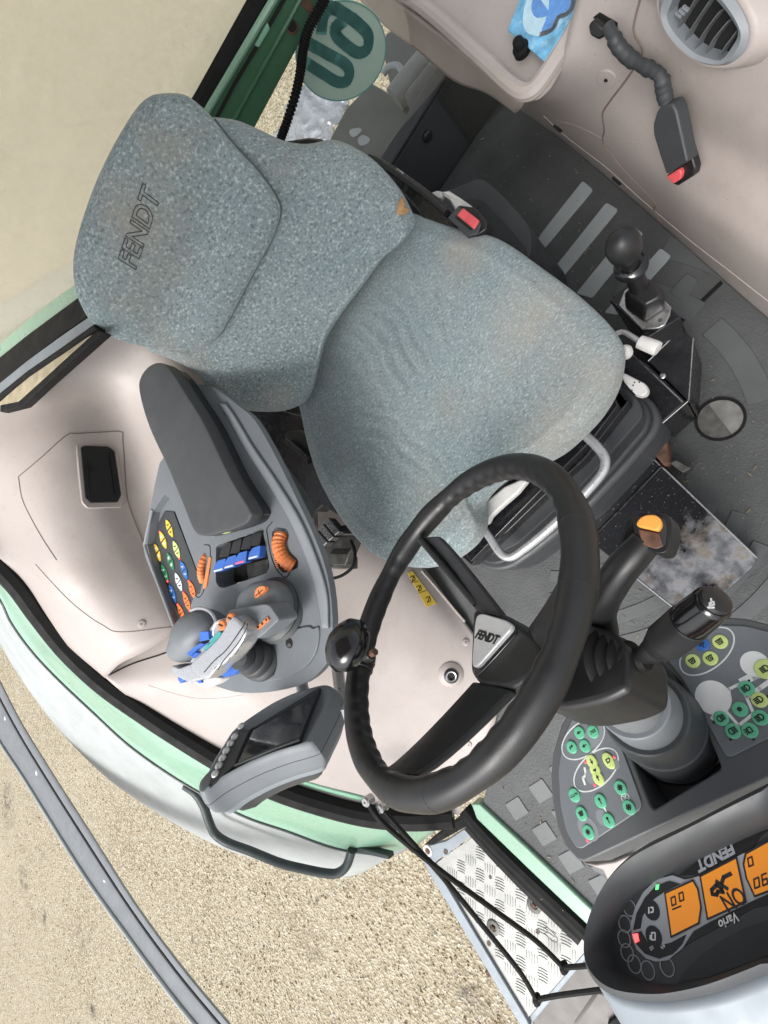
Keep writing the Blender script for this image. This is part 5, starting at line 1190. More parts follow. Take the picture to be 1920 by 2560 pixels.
# slot floor, cable and the four lever switches
slot = obj('switch_slot', prism(hframe(AZ-.047).pxs(zp(*Z5, [(592, 480), (945, 370), (990, 690), (620, 800)])), hframe(AZ-.047), -.003, 0), 'dark_void', ac, smooth=False)
obj('slot_block', prism(hframe(AZ-.040).pxs(zp(*Z5, [(820, 625), (980, 580), (985, 680), (830, 735)])), hframe(AZ-.040), -.006, 0), 'steel_dull', slot, bevel=.001)
for i, (bx_, by_) in enumerate(((610, 645), (688, 618), (768, 588), (868, 550))):
    k = new_ = None
    st = zp(*Z5, [(bx_+5, by_-70), (bx_+30, by_-160), (bx_+95, by_-182), (bx_+75, by_-75)])
    if i == 3: st = zp(*Z5, [(bx_-28, by_-60), (bx_-10, by_-150), (bx_+60, by_-172), (bx_+45, by_-60)])
    sw = obj('lever_switch', prism(rounded(hframe(AZ+.006).pxs(st), .003), hframe(AZ+.006), -.04, 0), 'black', ac, bevel=.002)
    c_ = (bx_, by_)
    tp_ = zp(*Z5, [(c_[0]-28, c_[1]-10), (c_[0]-5, c_[1]-45), (c_[0]+50, c_[1]-62), (c_[0]+42, c_[1]+22), (c_[0]-38, c_[1]+40)])
    obj('lever_tip', prism(rounded(hframe(AZ+.016).pxs(tp_), .002), hframe(AZ+.016), -.016, 0, None, -.05), 'blue', sw, bevel=.0025, seg=3)
    fp = zp(*Z5, [(c_[0]-34, c_[1]+26), (c_[0]+30, c_[1]+8), (c_[0]+32, c_[1]+20), (c_[0]-32, c_[1]+38)])
    obj('lever_label', prism(hframe(AZ+.0165).pxs(fp), hframe(AZ+.0165), -.001, .0004), 'key_white' if i != 2 else 'led_pink', sw, smooth=False)
# thumb wheels: ribbed drum segments standing in their slots
def thumbwheel(path, zs, rad, n=16):
    P_ = catmull([at(p[0], p[1], z) for p, z in zip(zp(*Z5, path), zs)], 12)
    bm = tube(P_, [rad*(1 + .055*(1 if (i // 3) % 2 else -1)) for i in range(len(P_))], 12)
    return obj('thumb_wheel', bm, 'orange', ac, ang=30)
thumbwheel([(1080, 400), (1062, 450), (1060, 500), (1080, 560), (1120, 610), (1165, 640)], [AZ-.006, AZ+.001, AZ+.004, AZ+.004, AZ, AZ-.008], .0135)
thumbwheel([(520, 560), (492, 610), (480, 660), (482, 710), (495, 750)], [AZ-.004, AZ+.004, AZ+.006, AZ+.004, AZ-.004], .008)
slab('scale_strip', zp(*Z5, [(540, 570), (555, 575), (520, 790), (495, 808), (500, 770)]), AZ+.003, .003, 'orange', ac, bevel=0)
prs = [hframe(AZ+.001).pxs(zp(*Z5, [(1005+q*2.4+q*q*.05, 470+q*15), (1018+q*2.4+q*q*.05, 468+q*15)])) for q in range(13)]
obj('scale_marks', strokes(hframe(AZ+.001), prs, .0012, 0, None, .0004), 'orange', ac, smooth=False)
for L in ([(1010, 310), (970, 360), (975, 420), (1000, 560), (1040, 660), (1100, 720), (1130, 700), (1135, 680)], [(505, 480), (545, 490), (550, 560), (545, 680), (500, 820), (465, 870), (435, 850)]):
    rod('panel_line', [p + (AZ+.0005,) for p in zp(*Z5, L)], .0009, 'dark_void', ac, 6)
# round front plate with two screws
fpn = zp(*Z5, [(920, 1180), (1040, 1150), (1250, 1085), (1310, 1100), (1350, 1090), (1350, 1190), (1320, 1300), (1250, 1390), (1150, 1450), (1020, 1485), (900, 1480), (800, 1470), (780, 1380), (850, 1250)])
obj('front_plate', prism(catmull(hframe(AZ+.004).pxs(fpn), 3, True), hframe(AZ+.004), -.01, 0), 'console', ac, bevel=.002)
for p in ((1135, 1208), (1005, 1413)):
    c = at(*zp(*Z5, [p])[0], AZ+.0042)
    s_ = obj('screw_hole', lathe(c, (0, 0, 1), [(0, .0095), (.0006, .0095), (.0006, .0001)], 20), 'dark_void', ac)
    obj('screw', lathe(c + V((.002, .003, .0005)), (0, 0, 1), [(0, .0045), (.0012, .004), (.0012, 0)], 12), 'steel', s_)
# ================================================================ JOYSTICK
js = new_empty('joystick', at(640, 1560, AZ), 'grey joystick with worn silver handle and small coloured buttons', 'joystick')
def J(*pts): return zp(*ZJ, pts)
# mushroom base under the arm
jb = at(*J((1330, 470))[0], AZ+.03)
obj('pivot_boot', lathe(at(*J((1540, 470))[0], AZ), (-.25, -.1, 1), [(0, .060), (.008, .064), (.014, .058), (.020, .060), (.026, .052), (.032, .053), (.04, .044), (.04, 0)], 36), 'charcoal', js)
cap_o = hframe(AZ+.045).pxs(J((1000, 330), (1060, 200), (1180, 100), (1320, 65), (1450, 95), (1550, 200), (1598, 360), (1595, 520), (1540, 680), (1450, 800), (1330, 860), (1240, 840), (1100, 640), (1000, 480)))
obj('pivot_cap', pillow(catmull(cap_o, 4, True), hframe(AZ+.045), .026, .045, 2.2, 3.0, rings=16), 'console', js, ang=180)
st_o = hframe(AZ+.0725).pxs(J((1195, 260), (1215, 190), (1270, 145), (1335, 150), (1335, 200), (1270, 265), (1210, 305)))
stk_ = obj('gate_sticker', prism(catmull(st_o, 3, True), hframe(AZ+.0725), -.008, 0), 'orange', js, smooth=False)
obj('symbol', strokes(hframe(AZ+.0728), [hframe(AZ+.0728).pxs(J(*L)) for L in ([(1210, 275), (1310, 190)], [(1245, 200), (1275, 255)])], .0008, 0, None, .0004), 'dark_print', stk_, smooth=False)
# arm block
arm0 = hframe(AZ+.085)
arm_o = arm0.pxs(J((820, 500), (850, 470), (1000, 440), (1340, 385), (1400, 400), (1520, 570), (1520, 620), (1270, 850), (1180, 860), (1060, 700), (900, 640)))
armb = obj('arm', prism(rounded(arm_o, .006), arm0, -.045, 0, None, .0), 'console', js, bevel=.008, seg=3)
ls_ = hframe(AZ+.0885).pxs(J((1215, 715), (1370, 570), (1395, 610), (1240, 748)))
lb = obj('arm_sticker', prism(ls_, hframe(AZ+.0885), -.004, .0002), 'orange', js, smooth=False)
for a, b in (((1230, 705), (1262, 712)), ((1285, 655), (1318, 665)), ((1340, 605), (1372, 612))):
    obj('symbol', prism(hframe(AZ+.0889).pxs(J((a[0], a[1]), (b[0]-12, a[1]-22), (b[0]+2, b[1]-5), (a[0]+14, b[1]+16))), hframe(AZ+.0889), -.0002, .0003), 'dark_print', lb, smooth=False)
# round palm rest
pr_o = hframe(AZ+.07).pxs(J((150, 900), (200, 690), (310, 520), (450, 455), (570, 500), (650, 620), (660, 760), (610, 900), (520, 1050), (400, 1150), (270, 1190), (160, 1160), (110, 1040)))
obj('palm_rest', pillow(catmull(pr_o, 4, True), hframe(AZ+.07), .045, .06, 2.2, 2.2, rings=18), 'console', js, ang=180)
rod('palm_trim', [p + (AZ+.088,) for p in J((320, 480), (400, 448), (500, 452), (590, 500), (650, 590), (660, 640))], .0035, 'js_silver', js)
# silver handle: one smooth head sweeping round, with its tail and pale shell
hp0 = J((985, 548), (1085, 610), (1165, 710), (1140, 860), (1040, 1020), (890, 1180), (770, 1265), (650, 1400), (540, 1395), (425, 1290), (400, 1210), (530, 1080), (680, 955), (830, 790), (920, 640))
hh = hframe(AZ+.100)
hd0 = obj('handle_head', pillow(catmull(hh.pxs(hp0), 5, True), hh, .016, .03, 9.0, 4.0, rings=30), 'js_silver', js, ang=180)
bl_ = J((130, 1225), (240, 1255), (400, 1205), (480, 1290), (560, 1390), (500, 1425), (380, 1450), (250, 1395), (140, 1330))
obj('handle_tail', pillow(catmull(hframe(AZ+.085).pxs(bl_), 4, True), hframe(AZ+.085), .014, .03, 8.0, 4.0, rings=20), 'js_silver', js, ang=180)
obj('handle_shell', pillow(catmull(hframe(AZ+.06).pxs(J((380, 1450), (560, 1400), (700, 1370), (770, 1410), (680, 1500), (560, 1530), (440, 1500))), 4, True), hframe(AZ+.06), .012, .03, 3, 3, rings=12), 'white_plastic', js, ang=180)
rod('handle_joint', [p + (AZ+.1162,) for p in J((690, 1300), (760, 1180), (880, 1040), (1000, 880), (1085, 720), (1100, 650))], .0007, 'dark_void', hd0, 6)
rod('handle_joint', [p + (AZ+.1162,) for p in J((500, 1330), (640, 1170), (780, 1050), (900, 900), (1020, 720), (1070, 640))], .0009, 'dark_void', hd0, 6)
sc1 = hframe(AZ+.1160)
obj('scratches', strokes(sc1, [sc1.pxs(J(*L)) for L in ([(1010, 960), (1040, 905)], [(930, 1090), (975, 1030)], [(830, 1190), (850, 1130)], [(640, 1290), (670, 1250)])], .0005, 0, None, .0003), 'console_dark', js, smooth=False)
obj('face_plate', prism(hframe(AZ+.108).pxs(J((560, 730), (640, 620), (740, 590), (880, 560), (960, 600), (860, 780), (700, 950), (540, 1090), (430, 1200), (280, 1190), (420, 1010), (560, 900))), hframe(AZ+.108), -.03, 0), 'plate_silver', js, bevel=.004)
obj('silver_bracket', prism(hframe(AZ+.110).pxs(J((570, 735), (640, 625), (745, 590), (735, 640), (660, 670), (625, 740), (630, 830), (590, 840))), hframe(AZ+.110), -.02, 0), 'js_silver', js, bevel=.002)
for p in ((890, 585), (765, 680)):
    c = at(*J(p)[0], AZ+.108)
    b_ = obj('round_button', lathe(c, (-.2, 0, 1), [(0, .0095), (.004, .0095), (.006, .0075), (.0065, 0)], 22), 'orange', js)
    obj('symbol', prism(ell((c.x-.0012, c.y), .0062, .0016, 2.2, 14), hframe(AZ+.1148), -.0008, .0002), 'dark_print', b_, smooth=False)
for pts, m_, z_ in (((810, 690), (860, 640), (925, 615), (905, 670), (830, 720)), 'blue', .114), (((590, 870), (700, 770), (740, 790), (670, 880), (580, 940)), 'teal', .116), (((480, 1020), (540, 940), (560, 950), (640, 880), (660, 900), (520, 1030)), 'teal', .115), (((680, 840), (750, 780), (790, 795), (700, 880)), 'blue', .114), (((255, 1075), (330, 1010), (440, 930), (490, 940), (400, 1010), (300, 1110)), 'blue', .116), (((320, 1120), (380, 1060), (430, 1065), (350, 1140)), 'blue', .113), (((440, 770), (555, 765), (565, 880), (430, 910)), 'blue', .116):
    obj('rocker_button', prism(rounded(hframe(AZ+z_).pxs(J(*pts)), .0015), hframe(AZ+z_), -.012, 0), m_, js, bevel=.0025, seg=3)
obj('oval_button', prism(ell(hframe(AZ+.113).px(*J((485, 1125))[0]), .0105, .0068, 2.4, 20), hframe(AZ+.113), -.008, 0), 'red', js, bevel=.0015, label='dark red oval button')
for pts in (((735, 1330), (850, 1210), (920, 1150), (985, 1290), (930, 1340), (850, 1390), (780, 1400), (700, 1360)), ((140, 1300), (190, 1330), (225, 1380), (215, 1440), (170, 1490), (130, 1430)), ((390, 1450), (440, 1430), (480, 1480), (430, 1490))):
    obj('trigger', prism(rounded(hframe(AZ+.075).pxs(J(*pts)), .003), hframe(AZ+.075), -.03, 0), 'blue', js, bevel=.005, seg=3)
# bellows from the plate up to the handle
b0_, b1_ = at(*J((1290, 1120))[0], AZ+.005), at(*J((960, 1120))[0], AZ+.075)
bxv = b1_-b0_; pf = []
for k in range(4):
    h = bxv.length*k/4; r = .046 - .0068*k
    pf += [(h, r*.85), (h+.003, r), (h+bxv.length/4*.55, r*.97), (h+bxv.length/4*.95, r*.8)]
pf += [(bxv.length, .02), (bxv.length, 0)]
obj('bellows', lathe(b0_, bxv, pf, 30), 'charcoal', js)
# ================================================================ DETAILS LAID ON THE MOULDED SURFACES
from mathutils.bvhtree import BVHTree
bpy.context.view_layer.update()
_BV = {}
def surf(o, px, py, off=0.0):
    """point (and facing normal) of an object's real surface seen along a pixel's ray"""
    if o.name not in _BV: _BV[o.name] = BVHTree.FromObject(o, bpy.context.evaluated_depsgraph_get())
    d = ray(px, py).normalized(); h = _BV[o.name].ray_cast(CP, d)
    if h[0] is None: return None, None
    n = h[1] if h[1].dot(d) < 0 else -h[1]
    return h[0] + n*off, n
def sgroove(o, pts, r, mat, name='joint', off=0.0, k=5):
    P_ = catmull([V((p[0], p[1], 0)) for p in pts], k)
    Q = [surf(o, p.x, p.y, off)[0] for p in P_]; Q = [q for q in Q if q is not None]
    return obj(name, tube(Q, r, 6), mat, o) if len(Q) > 2 else None
def sframe(o, px, py, off=0.0, u=(1, 0, 0)):
    p, n = surf(o, px, py, off); return Frame(p, V(u) - n*n.dot(V(u)), n=n)
def spatch(o, pts, w0, w1, mat, name, r=0.0, bevel=0.001, par=None, c=None):
    c = c or (sum(p[0] for p in pts)/len(pts), sum(p[1] for p in pts)/len(pts))
    f = sframe(o, *c); q = f.pxs(pts)
    if r: q = rounded(q, r)
    return obj(name, prism(q, f, w0, w1), mat, par or o, bevel=bevel), f
# ---- right upper trim
spatch(mouldU, zp(*ZL, [(325, 715), (340, 705), (480, 705), (508, 730), (538, 940), (525, 985), (375, 988), (350, 960)]), -.004, .004, 'beige', 'insert_frame', .006, .003)
ins_, fi = spatch(mouldU, zp(*ZL, [(345, 725), (365, 718), (465, 722), (492, 742), (520, 930), (505, 962), (385, 965), (365, 948)]), .002, .0075, 'black', 'black_insert', .005, .002)
for a, b in (((372, 745), (392, 940)), ((470, 748), (495, 925))):
    obj('insert_rib', tube([fi.w(*fi.px(*zp(*ZL, [a])[0], .0075), .0075), fi.w(*fi.px(*zp(*ZL, [b])[0], .0075), .0075)], .0016, 6), 'black_gloss', ins_)
sgroove(mouldU, zp(*ZL, [(80, 850), (180, 765), (285, 672), (330, 665), (440, 658), (522, 656), (530, 690), (538, 800), (550, 940), (580, 1040), (625, 1150)]), .0016, 'seam')
sgroove(mouldU, zp(*ZL, [(80, 850), (95, 940), (125, 1010), (180, 1110), (245, 1210)]), .0016, 'seam')
sgroove(mouldU, zp(*ZR, [(170, 20), (260, 120), (350, 210), (440, 280), (490, 310), (545, 340), (640, 340), (760, 325), (840, 318)]), .0013, 'seam')
def scap(o, px, py, r, mat='beige', nm='screw_cap'):
    p, n = surf(o, px, py)
    if p is None: return
    c_ = obj(nm, lathe(p, n, [(-.003, r), (.001, r), (.003, r*.9), (.004, r*.55), (.004, r*.2), (.0015, r*.16), (.0015, 0)], 22), mat, o)
    obj('screw_socket', lathe(p + n*.0016, n, [(0, r*.19), (.0026, r*.19), (.0026, 0)], 10), 'dark_void', c_)
scap(mouldU, *zp(*ZL, [(138, 525)])[0], .014); scap(mouldU, *zp(*ZR, [(675, 305)])[0], .011)
scap(mouldL, *zp(*ZR, [(633, 412)])[0], .012); scap(mouldL, *zp(*ZM, [(1597, 437)])[0], .010); scap(mouldL, *zp(*Z6, [(863, 1198)])[0], .010)
# ---- right lower trim: sticker, lashing socket, ridge lines
stp = zp(*Z6, [(520, 790), (545, 775), (692, 970), (630, 990)])
stk, fs_ = spatch(mouldL, stp, 0, .0012, 'yellow_sticker', 'warning_sticker', 0, 0, c=zp(*Z6, [(600, 890)])[0])
for p in ((548, 822), (585, 880), (640, 945)):
    c = fs_.px(*zp(*Z6, [p])[0]); obj('symbol', strokes(fs_, [[c + V(q)*.011 for q in circ(0, 0, .7, 30, 300)], [c + V((-.011, -.004)), c + V((.009, .006))]], .0012, .0013, None, .0004), 'dark_print', stk, smooth=False)
for a, b in (((540, 848), (580, 838)), ((580, 910), (628, 893))):
    obj('divider', strokes(fs_, [fs_.pxs(zp(*Z6, [a, b]))], .0008, .0013, None, .0004), 'dark_print', stk, smooth=False)
p, n = surf(mouldL, *zp(*Z6, [(775, 1390)])[0])
sk_ = obj('socket_boss', lathe(p, n, [(-.01, .040), (.004, .036), (.010, .028), (.012, .024), (.012, 0)], 30), 'beige', mouldL)
obj('socket_ring', lathe(p + n*.011, n, [(0, .021), (.006, .021), (.008, .018), (.008, .014), (.002, .013), (.002, 0)], 30), 'black', sk_)
obj('socket_liner', lathe(p + n*.0125, n, [(0, .0145), (.0085, .0155), (.0092, .0145), (.0085, .0115), (.001, .010), (.001, 0)], 26), 'steel', sk_)
obj('socket_hole', lathe(p + n*.0135, n, [(0, .0095), (.002, .0095), (.002, 0)], 20), 'dark_void', sk_)
sgroove(mouldL, zp(*Z6, [(600, 775), (700, 890), (800, 1010), (870, 1090), (910, 1135)]), .004, 'beige', 'edge_flange')
sgroove(mouldL, [(272, 1688), (330, 1660), (400, 1637), (470, 1612)], .0025, 'dark_void', 'joint')
sgroove(mouldL, zp(*ZM, [(-60, 130), (60, 170), (200, 200), (330, 195), (430, 180)]), .0007, 'beige_plain', 'crease')
# ---- left panel: joint, caps, vent, scratches
sgroove(mouldP, zp(*Z2, [(1112, -20), (1082, 100), (1085, 150), (1115, 205), (1108, 250), (1050, 340), (985, 425), (948, 480), (945, 510), (952, 560), (945, 610), (975, 660), (1060, 760), (1165, 870), (1168, 910), (1200, 965)]), .0022, 'seam')
sgroove(mouldP, zp(*Z2, [(690, 500), (800, 600), (960, 722), (1100, 850), (1300, 1020), (1480, 1160), (1659, 1300)]), .0016, 'beige_plain', 'crease')
for L in ([(955, 608), (1040, 610), (1130, 620)], [(740, 520), (820, 540), (900, 575), (945, 600)]):
    sgroove(mouldP, zp(*Z2, L), .0008, 'beige_plain', 'scratch')
scap(mouldP, *zp(*Z2, [(962, 340)])[0], .020)
for p in ((738, 540), (992, 765)):
    pp, nn = surf(mouldP, *zp(*Z2, [p])[0])
    if pp is not None: obj('clip', tube([pp, pp + V((.004, .028, 0))], .005, 8), 'black', mouldP)
ZV = (1200, 0, 2.304)
vf = sframe(mouldP, *zp(*ZV, [(1300, 160)])[0], .030)
vo = [(1045, -30), (1040, 60), (1070, 160), (1140, 260), (1240, 340), (1350, 372), (1450, 360), (1530, 290), (1556, 200), (1540, 110), (1480, 0), (1400, -90), (1250, -150), (1120, -110)]
vi = [(1100, 40), (1088, 90), (1110, 150), (1160, 215), (1240, 290), (1320, 325), (1400, 335), (1465, 260), (1500, 185), (1470, 110), (1410, 30), (1340, -40), (1230, -90), (1150, -60)]
vA, vB = catmull(vf.pxs(zp(*ZV, vo)), 4, True), catmull(vf.pxs(zp(*ZV, vi)), 4, True)
vm = [a*.5 + b*.5 for a, b in zip(vA, vB)]
vent = new_empty('air_vent', vf.o, 'oval grey air vent with curved black louvres in the left panel', 'air vent')
obj('bezel', loft([[vf.w(q.x, q.y, -.04) for q in vA], [vf.w(q.x, q.y, .002) for q in vA], [vf.w(q.x, q.y, .008) for q in vm], [vf.w(q.x, q.y, .004) for q in vB], [vf.w(q.x, q.y, -.02) for q in vB]], cap=False), 'console_light', vent, ang=40)
obj('cavity', prism(vB, vf, -.022, -.018), 'dark_void', vent, smooth=False)
# raised surround of the vent
vs_ = [vf.w(cq.x, cq.y, -.004) for cq in [sum(vA, V((0, 0)))/len(vA) + (q - sum(vA, V((0, 0)))/len(vA))*1.12 for q in vA]]
obj('surround', loft([[vf.w(q.x, q.y, .001) for q in vA]] + [[vf.w((sum(vA, V((0, 0)))/len(vA)).x*(1-k) + q.x*k, (sum(vA, V((0, 0)))/len(vA)).y*(1-k) + q.y*k, w_) for q in vA] for k, w_ in ((1.06, .002), (1.16, -.005), (1.30, -.022), (1.42, -.038))], cap=False), 'beige', vent, ang=180)
for L in ([(1150, 150), (1185, 90), (1230, 20), (1265, -40)], [(1190, 230), (1230, 150), (1290, 60), (1330, 0)], [(1250, 270), (1285, 200), (1350, 110), (1390, 60)], [(1310, 300), (1345, 230), (1400, 160), (1440, 115)], [(1385, 320), (1415, 270), (1460, 210), (1485, 175)]):
    q = catmull([vf.w(*vf.px(*zp(*ZV, [p])[0], -.004), -.004) for p in L], 4)
    bm = loft([[a + vf.n*.004 + vf.u*.0012, a + vf.n*.004 - vf.u*.0012, a - vf.n*.012 - vf.u*.0012, a - vf.n*.012 + vf.u*.0012] for a in q])
    obj('louvre', bm, 'grey_paint', vent)
tbm = B()
for dx in (0, 20, 40):
    q = vf.pxs(zp(*ZV, [(1140+dx, 70-dx*.9), (1165+dx, 90-dx*.9)]), .0); strokes(vf, [q], .0018, .0, tbm, .004)
obj('louvre_tab', tbm, 'console_light', vent)
# ---- passenger belt buckle hanging from the left panel
bk2 = new_empty('seat_belt_buckle', at(1650, 300, .45), 'black belt buckle with red button hanging from the left panel', 'buckle')
def vz(p, off):
    q, n = surf(mouldP, *zp(*ZV, [p])[0]); q = q if q is not None else at(*zp(*ZV, [p])[0], .5)
    return q + (CP-q).normalized()*off*1.6
obj('slot', prism(sframe(mouldP, *zp(*ZV, [(720, 110)])[0]).pxs(zp(*ZV, [(650, 100), (690, 70), (795, 130), (790, 160), (740, 150), (690, 130)])), sframe(mouldP, *zp(*ZV, [(720, 110)])[0]), -.002, .0008), 'dark_void', bk2, smooth=False)
obj('anchor', prism(sframe(mouldP, *zp(*ZV, [(690, 150)])[0], .01).pxs(zp(*ZV, [(640, 130), (670, 100), (740, 150), (745, 190), (700, 218), (650, 190)])), sframe(mouldP, *zp(*ZV, [(690, 150)])[0], .01), -.01, .012), 'black', bk2, bevel=.004)
pth = [vz((735, 150), .015), vz((765, 205), .022), vz((800, 270), .026), vz((870, 340), .028), vz((950, 385), .032), vz((1010, 415), .036), vz((1045, 450), .040), vz((1055, 510), .042), vz((1072, 580), .044)]
Pq = catmull(pth, 6)
obj('strap_sleeve', tube(Pq, [.010 + (.0022 if 6 < i < 20 or 24 < i < 27 or 36 < i else 0) + .0006*math.sin(i*1.7) for i in range(len(Pq))], 12), 'charcoal', bk2, ang=60)
t0, t1 = vz((1072, 585), .044), vz((1150, 1000), .055)
n0 = surf(mouldP, *zp(*ZV, [(1100, 780)])[0])[1]
bfm = Frame(t0, (t1-t0), n=(n0 - (t1-t0).normalized()*n0.dot((t1-t0).normalized())))
bo_ = bfm.pxs(zp(*ZV, [(1040, 610), (1105, 595), (1130, 640), (1195, 935), (1130, 975), (1072, 1008), (1035, 900), (998, 780), (995, 720), (1015, 650)]), .012)
bx2 = obj('buckle_body', prism(rounded(bo_, .005), bfm, -.014, .012), 'charcoal', bk2, bevel=.004, seg=3)
bo3 = bfm.pxs(zp(*ZV, [(1120, 620), (1155, 660), (1245, 965), (1235, 1010), (1140, 1070), (1110, 1055), (1075, 1010), (1180, 940)]), -.006)
obj('buckle_base', prism(bo3, bfm, -.02, -.004), 'black', bk2, bevel=.003)
obj('release_button', prism(rounded(bfm.pxs(zp(*ZV, [(1082, 1012), (1155, 965), (1170, 990), (1160, 1030), (1120, 1055)]), .0), .004), bfm, -.012, .004), 'red', bk2, bevel=.002)
# ---- packet on the shelf
pk = new_empty('plastic_packet', at(1330, 40, .46), 'shiny blue and white plastic packet lying on the left shelf', 'packet')
pkf = Frame(at(1330, 50, .462), (1, 0, 0), n=(.05, .02, 1))
pko = pkf.pxs(zp(*ZV, [(255, -60), (160, 180), (270, 270), (375, 362), (470, 215), (580, 10), (600, -60)]))
def pillow_pk(): return pillow(catmull(pko, 2, True)[:], pkf, .006, .004, 6, 6, rings=10)
plain('packet_blue', (0.16, 0.46, 0.72), 0.22, var=0.35, vs=40, bs=45, bst=0.7, bd=0.004, coat=0.5, dirt=(0.62, 0.80, 0.88), dirt_amt=0.9, ds=38)
plain('packet_mid', (0.10, 0.28, 0.66), 0.25, var=0.2, vs=50, coat=0.5)
plain('packet_pale', (0.50, 0.72, 0.85), 0.22, var=0.2, vs=30, bs=50, bst=0.6, bd=0.003, coat=0.5)
pkb = obj('wrapper', prism(pko, pkf, -.004, .003), 'packet_blue', pk, bevel=.002)
for pts, m_, h in (([(310, -60), (270, 20), (250, 110), (270, 190), (340, 215), (400, 190), (460, 110), (520, 60), (545, -60)], 'packet_pale', .0034), ([(420, -60), (400, 50), (380, 130), (360, 190), (430, 160), (470, 90), (530, 50), (550, -60)], 'packet_mid', .0038), ([(320, -20), (370, 30), (400, 90), (330, 110), (300, 60)], 'packet_mid', .0037)):
    obj('print', prism(catmull(pkf.pxs(zp(*ZV, pts)), 3, True), pkf, .003, h), m_, pkb, smooth=False)
obj('print_line', strokes(pkf, [catmull(pkf.pxs(zp(*ZV, [(355, 205), (400, 190), (430, 165), (455, 110), (500, 90), (535, 50), (548, -30)])), 4)], .0042, .0038, None, .0004), 'grey_metal', pkb, smooth=False)
# ================================================================ REAR END
q1, q2 = at(515, 278, .75), at(684, 0, .75)
RD = (q1-q2); RD.z = 0; RD.normalize()                       # along the rear window, towards the right-hand side
RN = V((-RD.y, RD.x, 0)); RN = RN if RN.y > 0 else -RN        # into the cab
RB = Frame(q1, RD, n=RN)
beam = new_empty('rear_window_beam', q1, 'dark green steel beam with rust spots under the rear window', 'beam')
upz = 1 if RB.v.z > 0 else -1
def rb(pts, off=0.0): return RB.pxs(zp(*ZA, pts), off)
ext = lambda a, b, k: (a[0] + (b[0]-a[0])*k, a[1] + (b[1]-a[1])*k)
obj('front_face', prism(rb([(130, 665), (10, 870), (280, 1010), (425, 750), (660, 310), (830, -20), (970, -280), (1170, -650), (911, -650), (690, -280), (535, -20)]), RB, -.05, 0), 'green', beam, bevel=.004)
obj('top_edge', tube([RB.w(*p, .002) for p in rb([(20, 850), (135, 655), (530, -10), (700, -290), (911, -650)])], .0075, 8), 'mint', beam)  # mint colour puts the highlight along the beam's top into the paint
obj('rib', tube([RB.w(*p, .001) for p in rb([(205, 860), (320, 660), (560, 225), (700, -30), (840, -285), (1040, -650)])], .006, 8), 'green', beam)
obj('bracket', prism(rb([(490, 125), (508, 160), (440, 275), (415, 262)]), RB, 0, .006), 'green_light', beam, bevel=.002)
obj('channel', tube([RB.w(*p, .002) for p in rb([(190, 700), (300, 490), (480, 190), (600, -20)])], .004, 6), 'dark_void', beam)
obj('rust_patch', prism(catmull(rb([(605, 140), (630, 115), (665, 125), (680, 165), (660, 205), (630, 205), (605, 180)]), 2, True), RB, 0, .0012), 'rust', beam, smooth=False)
pc_ = rb([(638, 152)])[0]; obj('bolt_hole', lathe(RB.w(pc_.x, pc_.y, .001), RN, [(0, .010), (.0012, .010), (.0012, 0)], 14), 'dark_void', beam)
obj('rust_patch', prism(catmull(rb([(675, -10), (745, 5), (768, 50), (750, 80), (715, 55), (690, 25)]), 2, True), RB, 0, .0012), 'rust', beam, smooth=False)
RBg = Frame(q1 - RN*.035, RD, n=RN)
obj('window_seal', tube([RBg.w(*p) for p in RBg.pxs(zp(*ZA, [(-80, 900), (110, 600), (440, 20), (620, -300), (830, -680)]))], .021, 8), 'black_rubber', beam)
# rear window pane, standing on the beam's seal
pane = new_empty('rear_window', q1 - RN*.05, 'large dusty rear window pane behind the seat', 'window')
RBp = Frame(q1 - RN*.05, RD, n=RN)
gp_ = RBp.pxs([(640, -25), (505, 255), (400, 480)], 0)
u0, v0 = gp_[0].x, gp_[0].y; base_v = min(gp_[0].y*upz, gp_[1].y*upz)*upz
obj('pane', box(RBp, -.75, 1.9, base_v, base_v + upz*.85, -.004, 0), 'dusty_glass', pane, smooth=False)
# corner strips at the right end of the rear window
cs = new_empty('window_corner_frame', at(120, 880, .8), 'black and grey window frame strips at the rear right corner', 'window frame')
def strip(nm, a, b, z, t, mat):
    slab(nm, zp(*ZL, a + b[::-1]), z, t, mat, cs, bevel=.002)
strip('green_edge', [(-60, 330), (120, 170), (250, 70), (335, 10)], [(-60, 400), (120, 255), (260, 150), (345, 85)], .93, .02, 'mint')
strip('outer_seal', [(-60, 380), (120, 235), (255, 135), (350, 65)], [(-60, 500), (120, 345), (260, 235), (385, 150)], .94, .03, 'black_rubber')
strip('metal_strip', [(-60, 492), (120, 346), (262, 242), (395, 150)], [(-60, 540), (120, 395), (270, 290), (405, 195)], .943, .02, 'grey_metal')
strip('inner_seal', [(-60, 535), (120, 390), (268, 288), (405, 190)], [(-60, 560), (120, 412), (272, 308), (412, 210)], .946, .02, 'black_rubber')
strip('cream_strip', [(-40, 560), (120, 418), (275, 305), (400, 212)], [(0, 545), (70, 530), (180, 430), (410, 222)], .94, .02, 'cream')
strip('lower_seal', [(0, 540), (80, 525), (190, 425), (420, 215)], [(0, 570), (95, 545), (200, 445), (440, 225)], .942, .02, 'black_rubber')
